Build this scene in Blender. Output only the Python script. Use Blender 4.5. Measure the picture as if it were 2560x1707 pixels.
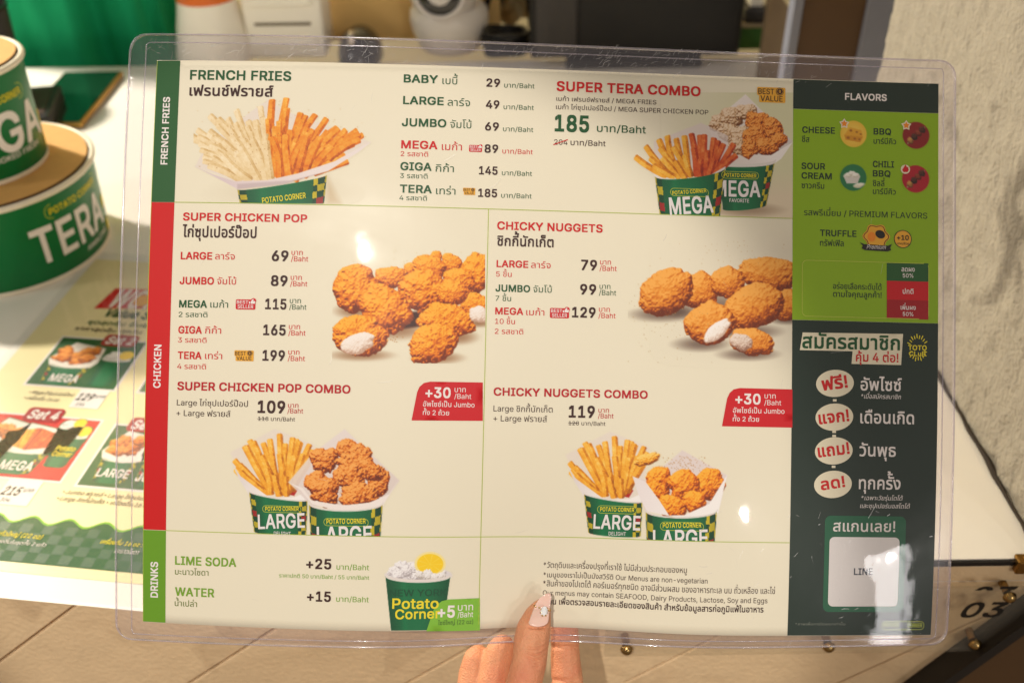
import bpy, bmesh, math, random
import numpy as np
from mathutils import Vector, Matrix, geometry

scene = bpy.context.scene
COL = scene.collection
for o in list(bpy.data.objects): bpy.data.objects.remove(o)
R_ = math.radians

# ---------------------------------------------------------------- camera, world, lamps, exposure
# World axes: counter top is z = 0, its front edge runs along x at y = 0, the customer stands at y < 0.
CAM = Vector((0, -0.430541, 0.5)); PITCH = R_(36.6); ROLL = -0.0144521
_f = Vector((0, math.cos(PITCH), -math.sin(PITCH))); _r = Vector((1, 0, 0)); _u = _r.cross(_f)
_r2 = _r*math.cos(ROLL)+_u*math.sin(ROLL); _u2 = _u*math.cos(ROLL)-_r*math.sin(ROLL)
cam = bpy.data.cameras.new('camera'); cam_o = bpy.data.objects.new('camera', cam); COL.objects.link(cam_o)
cam_o.matrix_world = Matrix(((_r2.x, _u2.x, -_f.x, CAM.x), (_r2.y, _u2.y, -_f.y, CAM.y), (_r2.z, _u2.z, -_f.z, CAM.z), (0, 0, 0, 1)))
cam.lens = 35; cam.sensor_width = 36; cam.sensor_fit = 'HORIZONTAL'; cam.clip_start = .01; cam.clip_end = 100
cam.dof.use_dof = True; cam.dof.focus_distance = .525; cam.dof.aperture_fstop = 7.5
scene.camera = cam_o

world = bpy.data.worlds.new('World'); scene.world = world; world.use_nodes = True
world.node_tree.nodes['Background'].inputs[0].default_value = (1, .89, .76, 1)
world.node_tree.nodes['Background'].inputs[1].default_value = .29

def lamp(name, kind, loc, watts, radius, rgb, target=None, cone=None, blend=.2):
    l = bpy.data.lights.new(name, kind); l.energy = watts; l.specular_factor = .25; l.color = rgb; l.shadow_soft_size = radius
    o = bpy.data.objects.new(name, l); COL.objects.link(o); o.location = loc
    if target is not None: o.rotation_euler = (Vector(target)-Vector(loc)).to_track_quat('-Z', 'Y').to_euler()
    if cone: l.spot_size = R_(cone); l.spot_blend = blend
    return o
WARM = (1, .95, .85)
lamp('ceiling_spot', 'SPOT', (-.33, -1.47, 1.9), 122, .012, WARM, (-.105, -.075, .115), 14.6, .30)   # downlight over the customer's left shoulder
lamp('ceiling_lamp', 'POINT', (1.44, -3.39, 1.9), 62, .016, WARM)                                # lamp further back in the shop
lamp('far_lamp', 'POINT', (3.1, -4.76, 1.88), 95, .03, (1, .95, .88))
lamp('counter_lamp', 'POINT', (-1.6, 1.2, 1.25), 215, .06, (1, .92, .78))                         # lamp over the staff side
lamp('side_lamp', 'POINT', (-2.3, -.3, 1.6), 30, .10, WARM)
_l = bpy.data.lights.new('lit_shopfront', 'AREA'); _l.shape = 'RECTANGLE'; _l.size = .15; _l.size_y = .95; _l.energy = 6; _l.color = (1, .97, .95)   # bright doorway across the hall, mirrored in the sleeve
_o = bpy.data.objects.new('lit_shopfront', _l); COL.objects.link(_o); _o.location = (2.25, -3.40, .93); _o.rotation_euler = (Vector((.17, -.08, .1))-_o.location).to_track_quat('-Z', 'Y').to_euler()

vs = scene.view_settings; vs.view_transform = 'Standard'; vs.look = 'None'; vs.exposure = .03; vs.gamma = 1; vs.use_curve_mapping = False
scene.cycles.transparent_max_bounces = 24; scene.cycles.max_bounces = 8
scene.cycles.sample_clamp_indirect = 4; scene.cycles.caustics_reflective = False; scene.cycles.caustics_refractive = False

# ---------------------------------------------------------------- helpers
def lin(c):
    c = np.asarray(c, float); return np.where(c <= .04045, c/12.92, ((c+.055)/1.055)**2.4)
def hexc(r, g, b): return tuple(float(v) for v in lin((r/255, g/255, b/255)))+(1,)

def mat(name, rgb, rough=.5, metal=0., var=.06, scale=60., bump=0., bscale=200., spec=.5, coat=0., sss=0., trans=0., stain=None):
    m = bpy.data.materials.new(name); m.use_nodes = True; nt = m.node_tree; N = nt.nodes; b = N['Principled BSDF']
    b.inputs['Roughness'].default_value = rough; b.inputs['Metallic'].default_value = metal
    b.inputs['Specular IOR Level'].default_value = spec; b.inputs['Coat Weight'].default_value = coat
    base = rgb if len(rgb) == 4 else hexc(*rgb)
    if sss: b.inputs['Subsurface Weight'].default_value = sss; b.inputs['Subsurface Radius'].default_value = (.9, .35, .2); b.inputs['Subsurface Scale'].default_value = .004
    if trans: b.inputs['Transmission Weight'].default_value = trans
    tc = N.new('ShaderNodeTexCoord')
    if var:
        n = N.new('ShaderNodeTexNoise'); n.inputs['Scale'].default_value = scale; n.inputs['Detail'].default_value = 5
        nt.links.new(tc.outputs['Object'], n.inputs['Vector'])
        mx = N.new('ShaderNodeMix'); mx.data_type = 'RGBA'
        mx.inputs['A'].default_value = tuple(max(0, c*(1-var)) for c in base[:3])+(1,); mx.inputs['B'].default_value = tuple(min(1, c*(1+var)) for c in base[:3])+(1,)
        nt.links.new(n.outputs['Fac'], mx.inputs['Factor']); nt.links.new(mx.outputs['Result'], b.inputs['Base Color'])
    else: b.inputs['Base Color'].default_value = base
    if stain:                                   # darker blotches with a shape of their own
        col_in = b.inputs['Base Color'].links[0].from_socket
        sn = N.new('ShaderNodeTexNoise'); sn.inputs['Scale'].default_value = stain[0]; sn.inputs['Detail'].default_value = 8; sn.inputs['Distortion'].default_value = .8
        nt.links.new(tc.outputs['Object'], sn.inputs['Vector']); sr = N.new('ShaderNodeMapRange'); sr.inputs['From Min'].default_value = stain[1]; sr.inputs['From Max'].default_value = stain[1]+.14; sr.inputs['To Max'].default_value = stain[2]
        nt.links.new(sn.outputs['Fac'], sr.inputs['Value']); sm_ = N.new('ShaderNodeMix'); sm_.data_type = 'RGBA'; sm_.inputs['B'].default_value = hexc(*stain[3])
        nt.links.new(sr.outputs[0], sm_.inputs['Factor']); nt.links.new(col_in, sm_.inputs['A']); nt.links.new(sm_.outputs['Result'], b.inputs['Base Color'])
    if bump:
        n2 = N.new('ShaderNodeTexNoise'); n2.inputs['Scale'].default_value = bscale; n2.inputs['Detail'].default_value = 6
        nt.links.new(tc.outputs['Object'], n2.inputs['Vector'])
        bp = N.new('ShaderNodeBump'); bp.inputs['Strength'].default_value = 1; bp.inputs['Distance'].default_value = bump
        nt.links.new(n2.outputs['Fac'], bp.inputs['Height']); nt.links.new(bp.outputs['Normal'], b.inputs['Normal'])
    return m

def clear_mat(name, tint, rough=.04, haze=.0, hazec=(.8, .76, .85), wave=0., fmul=1.):
    """thin clear plastic: lets light straight through, mirrors by Fresnel, a little milky"""
    m = bpy.data.materials.new(name); m.use_nodes = True; nt = m.node_tree; N = nt.nodes; N.clear()
    out = N.new('ShaderNodeOutputMaterial'); t = N.new('ShaderNodeBsdfTransparent'); t.inputs[0].default_value = tuple(tint)+(1,)
    g = N.new('ShaderNodeBsdfGlossy'); g.inputs['Roughness'].default_value = rough
    g2 = N.new('ShaderNodeBsdfGlossy'); g2.inputs['Roughness'].default_value = .22
    gm = N.new('ShaderNodeMixShader'); gm.inputs[0].default_value = .10
    if wave:
        tcs = N.new('ShaderNodeTexCoord'); ns = N.new('ShaderNodeTexNoise'); ns.inputs['Scale'].default_value = 14; ns.inputs['Detail'].default_value = 6; ns.inputs['Distortion'].default_value = 1.2
        nt.links.new(tcs.outputs['Object'], ns.inputs['Vector']); ms_ = N.new('ShaderNodeMapRange'); ms_.inputs['From Min'].default_value = .42; ms_.inputs['From Max'].default_value = .68; ms_.inputs['To Min'].default_value = .02; ms_.inputs['To Max'].default_value = .13
        nt.links.new(ns.outputs['Fac'], ms_.inputs['Value']); nt.links.new(ms_.outputs[0], gm.inputs[0])
    nt.links.new(g.outputs[0], gm.inputs[1]); nt.links.new(g2.outputs[0], gm.inputs[2])
    fr = N.new('ShaderNodeLayerWeight'); fr.inputs['Blend'].default_value = .5        # Schlick's Fresnel, the same from both sides
    pw = N.new('ShaderNodeMath'); pw.operation = 'POWER'; pw.inputs[1].default_value = 5.; nt.links.new(fr.outputs['Facing'], pw.inputs[0])
    mu = N.new('ShaderNodeMath'); mu.operation = 'MULTIPLY_ADD'; mu.inputs[1].default_value = .6*fmul; mu.inputs[2].default_value = .040*fmul; mu.use_clamp = True; nt.links.new(pw.outputs[0], mu.inputs[0])
    mx = N.new('ShaderNodeMixShader'); nt.links.new(mu.outputs[0], mx.inputs[0])
    last = t
    if haze:
        d = N.new('ShaderNodeBsdfDiffuse'); d.inputs[0].default_value = tuple(hazec)+(1,)
        hm = N.new('ShaderNodeMixShader'); hm.inputs[0].default_value = haze
        nt.links.new(t.outputs[0], hm.inputs[1]); nt.links.new(d.outputs[0], hm.inputs[2]); last = hm
    nt.links.new(last.outputs[0], mx.inputs[1]); nt.links.new(gm.outputs[0], mx.inputs[2]); nt.links.new(mx.outputs[0], out.inputs[0])
    if wave:
        tc = N.new('ShaderNodeTexCoord'); mp = N.new('ShaderNodeMapping'); mp.inputs['Scale'].default_value = (1, .35, 1)
        nt.links.new(tc.outputs['Object'], mp.inputs[0])
        n = N.new('ShaderNodeTexNoise'); n.inputs['Scale'].default_value = 45; n.inputs['Detail'].default_value = 2
        nt.links.new(mp.outputs[0], n.inputs['Vector'])
        bp = N.new('ShaderNodeBump'); bp.inputs['Strength'].default_value = 1; bp.inputs['Distance'].default_value = wave
        nt.links.new(n.outputs['Fac'], bp.inputs['Height'])
        for q in (g, g2, fr): nt.links.new(bp.outputs[0], q.inputs['Normal'])
    return m

def link(name, verts, faces, material, parent=None, smooth=False, kind=None):
    me = bpy.data.meshes.new(name); me.from_pydata([tuple(v) for v in verts], [], [tuple(f) for f in faces]); me.update()
    if smooth: me.polygons.foreach_set('use_smooth', [True]*len(me.polygons))
    if material: me.materials.append(material)
    o = bpy.data.objects.new(name, me); COL.objects.link(o)
    if parent: o.parent = parent
    if kind: o['kind'] = kind
    return o
def bm_obj(name, bm, material, parent=None, smooth=False):
    me = bpy.data.meshes.new(name); bm.normal_update(); bm.to_mesh(me); bm.free()
    if smooth: me.polygons.foreach_set('use_smooth', [True]*len(me.polygons))
    if material: me.materials.append(material)
    o = bpy.data.objects.new(name, me); COL.objects.link(o)
    if parent: o.parent = parent
    return o
def thing(name, label, cat, loc=(0, 0, 0), group=None, rotz=0.):
    o = bpy.data.objects.new(name, None); COL.objects.link(o); o.location = loc; o.rotation_euler = (0, 0, rotz); o.empty_display_size = .02
    o['label'] = label; o['category'] = cat
    if group: o['group'] = group
    return o
def tag(o, label, cat, group=None):
    o['label'] = label; o['category'] = cat
    if group: o['group'] = group
    return o
def box(name, a, b, material, parent=None, bev=.0, seg=2):
    bm = bmesh.new(); bmesh.ops.create_cube(bm, size=1)
    for v in bm.verts: v.co = Vector(((a[i]+b[i])/2+v.co[i]*(b[i]-a[i]) for i in range(3)))
    if bev: bmesh.ops.bevel(bm, geom=bm.edges[:], offset=bev, segments=seg, affect='EDGES', profile=.5)
    return bm_obj(name, bm, material, parent, bool(bev and seg > 2))
def lathe(name, prof, material, parent=None, n=64, loc=(0, 0, 0), smooth=True):
    vs_, fs = [], []
    for r, z in prof:
        for k in range(n): vs_.append((loc[0]+r*math.cos(2*math.pi*k/n), loc[1]+r*math.sin(2*math.pi*k/n), loc[2]+z))
    for i in range(len(prof)-1):
        for k in range(n): fs.append((i*n+k, i*n+(k+1) % n, (i+1)*n+(k+1) % n, (i+1)*n+k))
    o = link(name, vs_, fs, material, parent, smooth)
    if smooth:
        m = o.modifiers.new('sharp', 'EDGE_SPLIT'); m.split_angle = R_(40)
    return o
def tube(name, pts, r, material, parent=None, n=8, closed=False):
    P = [Vector(p) for p in pts]; vs_, fs = [], []; m = len(P)
    for i, p in enumerate(P):
        d = (P[(i+1) % m]-P[i-1]) if closed or 0 < i < m-1 else (P[1]-P[0] if i == 0 else P[-1]-P[-2])
        d.normalize(); a = d.orthogonal().normalized() if i == 0 else (prev-d*prev.dot(d)).normalized()
        prev = a; b = d.cross(a); rr = r[i] if hasattr(r, '__len__') else r
        for k in range(n): t = 2*math.pi*k/n; vs_.append(p+(a*math.cos(t)+b*math.sin(t))*rr)
    for i in range(m if closed else m-1):
        j = (i+1) % m
        for k in range(n): fs.append((i*n+k, i*n+(k+1) % n, j*n+(k+1) % n, j*n+k))
    if not closed: fs.append(tuple(range(n-1, -1, -1))); fs.append(tuple((m-1)*n+k for k in range(n)))
    return link(name, vs_, fs, material, parent, True)

# ---------------------------------------------------------------- lettering: glyph outlines, thickened, filled
import os
_fp = os.path.join(bpy.utils.system_resource('DATAFILES', path='fonts') or '', 'Inter.woff2')
FONT = bpy.data.fonts.load(_fp) if os.path.exists(_fp) else None
_tc = bpy.data.curves.new('glyph_probe', 'FONT'); _to = bpy.data.objects.new('glyph_probe', _tc); COL.objects.link(_to)
_DEF = _tc.font                       # built-in face; it falls back to Noto Thai for Thai letters
def _outline(s):
    _tc.font = FONT if FONT and all(ord(c) < 0x0e00 for c in s) else _DEF
    _tc.body = s; _to.update_tag(); bpy.context.view_layer.update(); dg = bpy.context.evaluated_depsgraph_get()
    cu = _to.evaluated_get(dg).to_curve(dg); res = []
    for sp in cu.splines:
        if sp.type != 'BEZIER': continue
        bp = sp.bezier_points; pl = []
        for i in range(len(bp)):
            a, b = bp[i], bp[(i+1) % len(bp)]
            p0, p1, p2, p3 = a.co, a.handle_right, b.handle_left, b.co
            ch = (p3-p0).length; bent = abs((p1-p0).cross(p3-p0).z)+abs((p2-p0).cross(p3-p0).z)
            n = 1 if bent < 1e-4*max(ch, 1e-3) else (2 if ch < .06 else 4)
            for k in range(n):
                t = k/n; q = p0*(1-t)**3+p1*3*t*(1-t)**2+p2*3*t*t*(1-t)+p3*t**3; pl.append((q.x, q.y))
        if len(pl) > 2: res.append(np.array(pl))
    _to.to_curve_clear(); return res
_GC = {}
def _raw(ch):
    if ch not in _GC:
        if ' ' == ch: g = []
        else: g = _outline(ch)
        full = _outline(ch+'H'); h = full[-1]; adv = h[:, 0].min()-(_HL if ord(ch) < 0x0e00 else _HLT)
        k = 1/CAPH if ord(ch) < 0x0e00 else .80/THAIH          # common scale: capitals 1 high, Thai letters .8
        _GC[ch] = ([p*k for p in g], adv*k)
    return _GC[ch]
_HL = 0.; _h = _outline('H')[-1]; _HL = _h[:, 0].min(); CAPH = _h[:, 1].max()
_HLT = _outline('นH')[-1][:, 0].min()-_outline('นนH')[-1][:, 0].min()+2*0
_HLT = _outline('นH')[-1][:, 0].min()+_HLT
_n = _outline('น'); THAIH = max(p[:, 1].max() for p in _n)
_FC = {}
def _fill(ch, r):
    key = (ch, round(r, 4))
    if key in _FC: return _FC[key]
    g, adv = _raw(ch); cs = []
    if r < .005: cs = list(g)
    else:
        for sx, sy in ((-1, -1), (1, -1), (-1, 1), (1, 1)): cs += [p+np.array((sx*r, sy*r)) for p in g]
    if not cs: _FC[key] = (np.zeros((0, 2)), []); return _FC[key]
    V, E, A, B = [], [], [], []
    for p in cs:
        o = len(V); n = len(p); V += [tuple(q) for q in p]; E += [(o+i, o+(i+1) % n) for i in range(n)]
        A.append(p); B.append(np.roll(p, -1, 0))
    A = np.concatenate(A); B = np.concatenate(B)
    vo, eo, fo, *_ = geometry.delaunay_2d_cdt([Vector(v) for v in V], E, [], 0, 1e-5)
    vv = np.array([(v.x, v.y) for v in vo]); ff = np.array([f[:3] for f in fo])
    c = vv[ff].mean(1); cx, cy = c[:, :1], c[:, 1:]
    up = (A[:, 1][None] <= cy) & (B[:, 1][None] > cy); dn = (A[:, 1][None] > cy) & (B[:, 1][None] <= cy)
    side = (B[:, 0]-A[:, 0])[None]*(cy-A[:, 1][None])-(cx-A[:, 0][None])*(B[:, 1]-A[:, 1])[None]
    wn = (up & (side > 0)).sum(1)-(dn & (side < 0)).sum(1)
    _FC[key] = (vv, ff[wn != 0]); return _FC[key]
UPV = set('ัิีึืํ็'); TONE = set('่้๊๋์'); TALL = set('ปฝฟฬ'); LOWV = set('ุู')
def text2d(s, h, width=None, wt=0., slant=0., track=0.):
    """flat lettering: ink starts at x = 0, baseline y = 0; h = cap height (or Thai letter height)"""
    r = max(0, wt-.12)*.050; x = 0.; V, F, n = [], [], 0; base = ''
    for i, ch in enumerate(s):
        _, adv = _raw(ch); dx = dy = 0.
        if ch in UPV or ch in TONE:
            if base in TALL: dx = -.12
            if ch in TONE and ((i and s[i-1] in UPV) or (i+1 < len(s) and s[i+1] == 'ำ')): dy = .27+r
        elif ch not in LOWV: base = ch
        vv, ff = _fill(ch, r)
        if len(ff): V.append(vv+np.array((x+dx, dy))); F.append(np.asarray(ff)+n); n += len(vv)
        x += adv+(track+r*.9 if adv > .07 else 0)
    V = np.concatenate(V); F = np.concatenate(F)
    ref = 1. if any(c.isascii() and (c.isupper() or c.isdigit()) for c in s) else .80
    used = np.unique(F); k = h/ref; V = V-np.array((V[used, 0].min(), 0)); V = V*k
    if width: V[:, 0] *= width/V[used, 0].max()
    if slant: V[:, 0] += V[:, 1]*slant
    return V, F
def clip_tris(V, F, keep):
    """clip triangles to keep(p) >= 0 (a linear function)"""
    out_v, out_f = [], []
    for t in F:
        poly = [V[i] for i in t]; d = [keep(p) for p in poly]; res = []
        for i in range(3):
            a, b, da, db = poly[i], poly[(i+1) % 3], d[i], d[(i+1) % 3]
            if da >= 0: res.append(a)
            if (da >= 0) != (db >= 0): res.append(a+(b-a)*da/(da-db))
        if len(res) >= 3:
            o = len(out_v); out_v += res; out_f += [(o, o+i, o+i+1) for i in range(1, len(res)-1)]
    return np.array(out_v), out_f
def patch2d(pts, step=4.):
    """fill an outline with small triangles so that it can follow a bent sheet"""
    P = np.array(pts, float); n = len(P); lo, hi = P.min(0), P.max(0)
    V, E = [], []
    for i in range(n):
        a, b = P[i], P[(i+1) % n]; k = max(1, int(np.hypot(*(b-a))/step))
        for j in range(k): V.append(tuple(a+(b-a)*j/k))
    m = len(V); E = [(i, (i+1) % m) for i in range(m)]
    xs = np.arange(lo[0]+step*.5, hi[0], step); ys = np.arange(lo[1]+step*.5, hi[1], step)
    V += [(x, y) for x in xs for y in ys]
    vo, eo, fo, *_ = geometry.delaunay_2d_cdt([Vector(v) for v in V], E, [], 0, 1e-6)
    vv = np.array([(v.x, v.y) for v in vo]); ff = np.array([f[:3] for f in fo]); c = vv[ff].mean(1)
    B = np.roll(np.array(V[:m]), -1, 0); A = np.array(V[:m])
    cr = ((A[:, 1][None] > c[:, 1:]) != (B[:, 1][None] > c[:, 1:])) & (c[:, :1] < (B[:, 0]-A[:, 0])[None]*(c[:, 1:]-A[:, 1][None])/((B[:, 1]-A[:, 1])[None]+1e-12)+A[:, 0][None])
    return vv, ff[cr.sum(1) % 2 == 1]
def rrect(x0, y0, x1, y1, r, n=5):
    out = []
    for cx, cy, a in ((x1-r, y0+r, -90), (x1-r, y1-r, 0), (x0+r, y1-r, 90), (x0+r, y0+r, 180)):
        for k in range(n+1): t = R_(a+90*k/n); out.append((cx+r*math.cos(t), cy+r*math.sin(t)))
    return out
def oval(cx, cy, rx, ry, rot=0., n=36):
    return [(cx+rx*math.cos(t)*math.cos(rot)-ry*math.sin(t)*math.sin(rot), cy+rx*math.cos(t)*math.sin(rot)+ry*math.sin(t)*math.cos(rot)) for t in [2*math.pi*k/n for k in range(n)]]
def ring2d(pts, w):
    """closed outline stroke of width w"""
    P = np.array(pts); T = np.roll(P, -1, 0)-np.roll(P, 1, 0); T /= np.hypot(T[:, 0], T[:, 1])[:, None]+1e-9
    Nn = np.stack([T[:, 1], -T[:, 0]], 1); a, b = P+Nn*w/2, P-Nn*w/2; n = len(P)
    return np.concatenate([a, b]), [f for i in range(n) for f in ((i, (i+1) % n, n+(i+1) % n), (i, n+(i+1) % n, n+i))]

# print inks (what the paper is printed with)
INK = dict(green=(10, 80, 34), red=(206, 8, 8), crimson=(186, 0, 20), brown=(56, 20, 12), white=(240, 232, 226), dark=(34, 58, 28), yellow=(238, 220, 40), black=(28, 24, 20), grey=(70, 72, 84),
           dimwhite=(120, 126, 112), lime=(190, 205, 70), limetext=(120, 164, 40), olive=(106, 122, 44), tubwhite=(236, 230, 226), darkgreen=(8, 76, 46), cream=(236, 226, 196),
           tabgreen=(34, 90, 40), tabred=(206, 8, 10), tablime=(104, 156, 28), panel=(24, 44, 33), limebox=(142, 180, 8), cardgreen=(18, 96, 62), line=(170, 190, 60), gold=(236, 172, 48), orange=(240, 140, 30), darkred=(166, 4, 20), tagred=(206, 4, 22), taglime=(128, 188, 52), cheese=(236, 190, 60), bbq=(140, 26, 26), sour=(40, 120, 74), chili=(176, 20, 40))
_ink = {}
def ink(k):
    if k not in _ink: _ink[k] = mat('ink_'+k, INK[k], .55, var=.035, scale=900., spec=.3)
    return _ink[k]
PIC = bpy.data.materials.new('printed_picture'); PIC.use_nodes = True
_b = PIC.node_tree.nodes['Principled BSDF']; _b.inputs['Roughness'].default_value = .55; _b.inputs['Specular IOR Level'].default_value = .3
_a = PIC.node_tree.nodes.new('ShaderNodeVertexColor'); _a.layer_name = 'Col'; PIC.node_tree.links.new(_a.outputs['Color'], _b.inputs['Base Color'])
PAPER_RGB = (237, 229, 203)

def picture(name, p, mapper, parent, paper=PAPER_RGB):
    """turn a painted grid into a print mesh; mapper(x, y) -> 3-D points"""
    cov = p.a > .012
    q = cov[:-1, :-1] | cov[1:, :-1] | cov[:-1, 1:] | cov[1:, 1:]
    idx = np.arange(p.ny*p.nx).reshape(p.ny, p.nx); jj, ii = np.where(q)
    f = np.stack([idx[jj, ii], idx[jj+1, ii], idx[jj+1, ii+1], idx[jj, ii+1]], 1)
    used, invx = np.unique(f, return_inverse=True); f = invx.reshape(f.shape)
    co = mapper(p.X.ravel()[used], p.Y.ravel()[used])
    c = p.col*p.a[..., None]+np.array(paper)/255.*(1-p.a[..., None]); c = lin(c.reshape(-1, 3)[used])
    me = bpy.data.meshes.new(name); me.vertices.add(len(co)); me.vertices.foreach_set('co', co.ravel())
    me.loops.add(f.size); me.loops.foreach_set('vertex_index', f.ravel().astype(np.int32)); me.polygons.add(len(f)); me.polygons.foreach_set('loop_start', np.arange(0, f.size, 4, dtype=np.int32))
    me.update(); me.validate()
    at = me.color_attributes.new('Col', 'FLOAT_COLOR', 'POINT'); at.data.foreach_set('color', np.concatenate([c, np.ones((len(c), 1))], 1).ravel().astype(np.float32))
    me.materials.append(PIC); o = bpy.data.objects.new(name, me); COL.objects.link(o); o.parent = parent
    return o

# ---------------------------------------------------------------- printed pictures (numpy painter)
class Pic:
    """A small painter: colours (sRGB 0-1) and coverage on a grid, later turned into a coloured print mesh."""
    def __init__(s, x0, y0, x1, y1, st, seed=1):
        s.x0, s.y0, s.st = x0, y0, st
        s.nx, s.ny = int((x1-x0)/st)+1, int((y1-y0)/st)+1
        s.X, s.Y = np.meshgrid(x0+np.arange(s.nx)*st, y0+np.arange(s.ny)*st)
        s.col = np.ones((s.ny, s.nx, 3))*np.array([.93, .88, .77]); s.a = np.zeros((s.ny, s.nx))
        s.rng = np.random.default_rng(seed)
    def win(s, xa, ya, xb, yb):
        i0 = max(0, int((xa-s.x0)/s.st)-2); i1 = min(s.nx, int((xb-s.x0)/s.st)+3)
        j0 = max(0, int((ya-s.y0)/s.st)-2); j1 = min(s.ny, int((yb-s.y0)/s.st)+3)
        return (slice(j0, max(j0, j1)), slice(i0, max(i0, i1)))
    def over(s, w, m, c):
        m = np.clip(m, 0, 1); c = np.asarray(c, float)
        a0 = s.a[w]; a1 = m+a0*(1-m)
        base = s.col[w]
        k = np.where(a1 > 1e-6, m/np.maximum(a1, 1e-6), 0)[..., None]
        s.col[w] = base*(1-k)+c*k; s.a[w] = a1
    def noise(s, w, scale, seed):
        r = np.random.default_rng(seed); g = r.random((64, 64))
        x = s.X[w]/scale; y = s.Y[w]/scale
        xi = np.floor(x).astype(int); yi = np.floor(y).astype(int); fx = x-xi; fy = y-yi
        fx = fx*fx*(3-2*fx); fy = fy*fy*(3-2*fy)
        G = lambda a, b: g[b % 64, a % 64]
        return (G(xi, yi)*(1-fx)+G(xi+1, yi)*fx)*(1-fy)+(G(xi, yi+1)*(1-fx)+G(xi+1, yi+1)*fx)*fy-.5
    def poly_sdf(s, w, pts):
        x, y = s.X[w], s.Y[w]; d = np.full(x.shape, 1e18); inside = np.zeros(x.shape, bool)
        n = len(pts)
        for i in range(n):
            ax, ay = pts[i]; bx, by = pts[(i+1) % n]
            ex, ey = bx-ax, by-ay; wx, wy = x-ax, y-ay
            t = np.clip((wx*ex+wy*ey)/(ex*ex+ey*ey+1e-9), 0, 1)
            d = np.minimum(d, (wx-ex*t)**2+(wy-ey*t)**2)
            c = (ay > y) != (by > y)
            with np.errstate(divide='ignore', invalid='ignore'):
                inside ^= c & (x < (bx-ax)*(y-ay)/(by-ay+1e-12)+ax)
        d = np.sqrt(d); return np.where(inside, -d, d)
    def poly(s, pts, c, alpha=1., soft=None, grad=None):
        soft = soft or s.st
        xs = [p[0] for p in pts]; ys = [p[1] for p in pts]
        w = s.win(min(xs)-soft, min(ys)-soft, max(xs)+soft, max(ys)+soft)
        if s.X[w].size == 0: return
        m = np.clip(.5-s.poly_sdf(w, pts)/soft, 0, 1)*alpha
        c = np.array(c, float)
        if grad is not None:                      # grad = (colour2, x0,y0,x1,y1)
            c2, ax, ay, bx, by = grad
            t = np.clip(((s.X[w]-ax)*(bx-ax)+(s.Y[w]-ay)*(by-ay))/((bx-ax)**2+(by-ay)**2), 0, 1)[..., None]
            c = c*(1-t)+np.array(c2)*t
        s.over(w, m, c)
    def ell(s, cx, cy, rx, ry, c, alpha=1., soft=None):
        soft = soft or s.st
        w = s.win(cx-rx-soft, cy-ry-soft, cx+rx+soft, cy+ry+soft)
        if s.X[w].size == 0: return
        r = np.sqrt(((s.X[w]-cx)/rx)**2+((s.Y[w]-cy)/ry)**2)
        s.over(w, np.clip(.5-(r-1)*min(rx, ry)/soft, 0, 1)*alpha, c)
    def glow(s, cx, cy, rx, ry, c, alpha=1.):
        w = s.win(cx-rx, cy-ry, cx+rx, cy+ry)
        if s.X[w].size == 0: return
        r = ((s.X[w]-cx)/rx)**2+((s.Y[w]-cy)/ry)**2
        s.over(w, np.clip(1-r, 0, 1)**1.5*alpha, c)
    def speck(s, cx, cy, rx, ry, n, c, size=1., seed=1):
        r = np.random.default_rng(seed)
        for _ in range(n):
            x, y = cx+rx*r.normal()*.5, cy+ry*r.normal()*.5
            s.ell(x, y, s.st*(.4+.6*r.random())*size, s.st*(.4+.6*r.random())*size, c, .35+.5*r.random())
    def lump(s, cx, cy, rx, ry, rot, seed, ramp, lobes=.12, crumb=1., light=(-.35, -.75, .72), amp=1.):
        """breaded piece: bumpy dome lit from above"""
        r = np.random.default_rng(seed); R = max(rx, ry)*1.35
        w = s.win(cx-R, cy-R, cx+R, cy+R)
        if s.X[w].size == 0: return
        c, sn = math.cos(rot), math.sin(rot)
        x = ((s.X[w]-cx)*c+(s.Y[w]-cy)*sn)/rx; y = (-(s.X[w]-cx)*sn+(s.Y[w]-cy)*c)/ry
        th = np.arctan2(y, x); b = np.ones_like(th)
        for k in range(2, 9): b += lobes*r.normal()*.8/k**.7*np.cos(k*th+r.random()*6.28)
        m0 = min(rx, ry)
        n1 = s.noise(w, m0*.42, seed+11); n2 = s.noise(w, m0*.17, seed+12); n3 = s.noise(w, max(m0*.075, s.st*1.3), seed+13)
        b += crumb*(.10*n2+.05*n3)
        t = np.sqrt(x*x+y*y)/b
        mask = np.clip(.5-(t-1)*m0/s.st*.8, 0, 1)
        z = np.sqrt(np.clip(1-np.minimum(t, 1)**2.6, 0, 1))
        h = (z*.85+crumb*(.15*n1+.13*n2+.10*n3)*amp)*m0
        gy, gx = np.gradient(h, s.st) if min(h.shape) > 1 else (h*0, h*0)
        nl = np.sqrt(gx*gx+gy*gy+1); L = np.array(light); L = L/np.linalg.norm(L)
        d = np.clip((-gx*L[0]-gy*L[1]+L[2])/nl, 0, 1)
        sh = np.clip(.10+1.0*d+.22*n2*crumb+.22*n3*crumb-.35*np.clip(t-.72, 0, 1)*np.clip(y+.4, 0, 1.4), 0, 1)
        cols = np.array(ramp); k = sh*(len(cols)-1); i = np.clip(k.astype(int), 0, len(cols)-2); f = (k-i)[..., None]
        s.over(w, mask, cols[i]*(1-f)+cols[i+1]*f)
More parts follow.
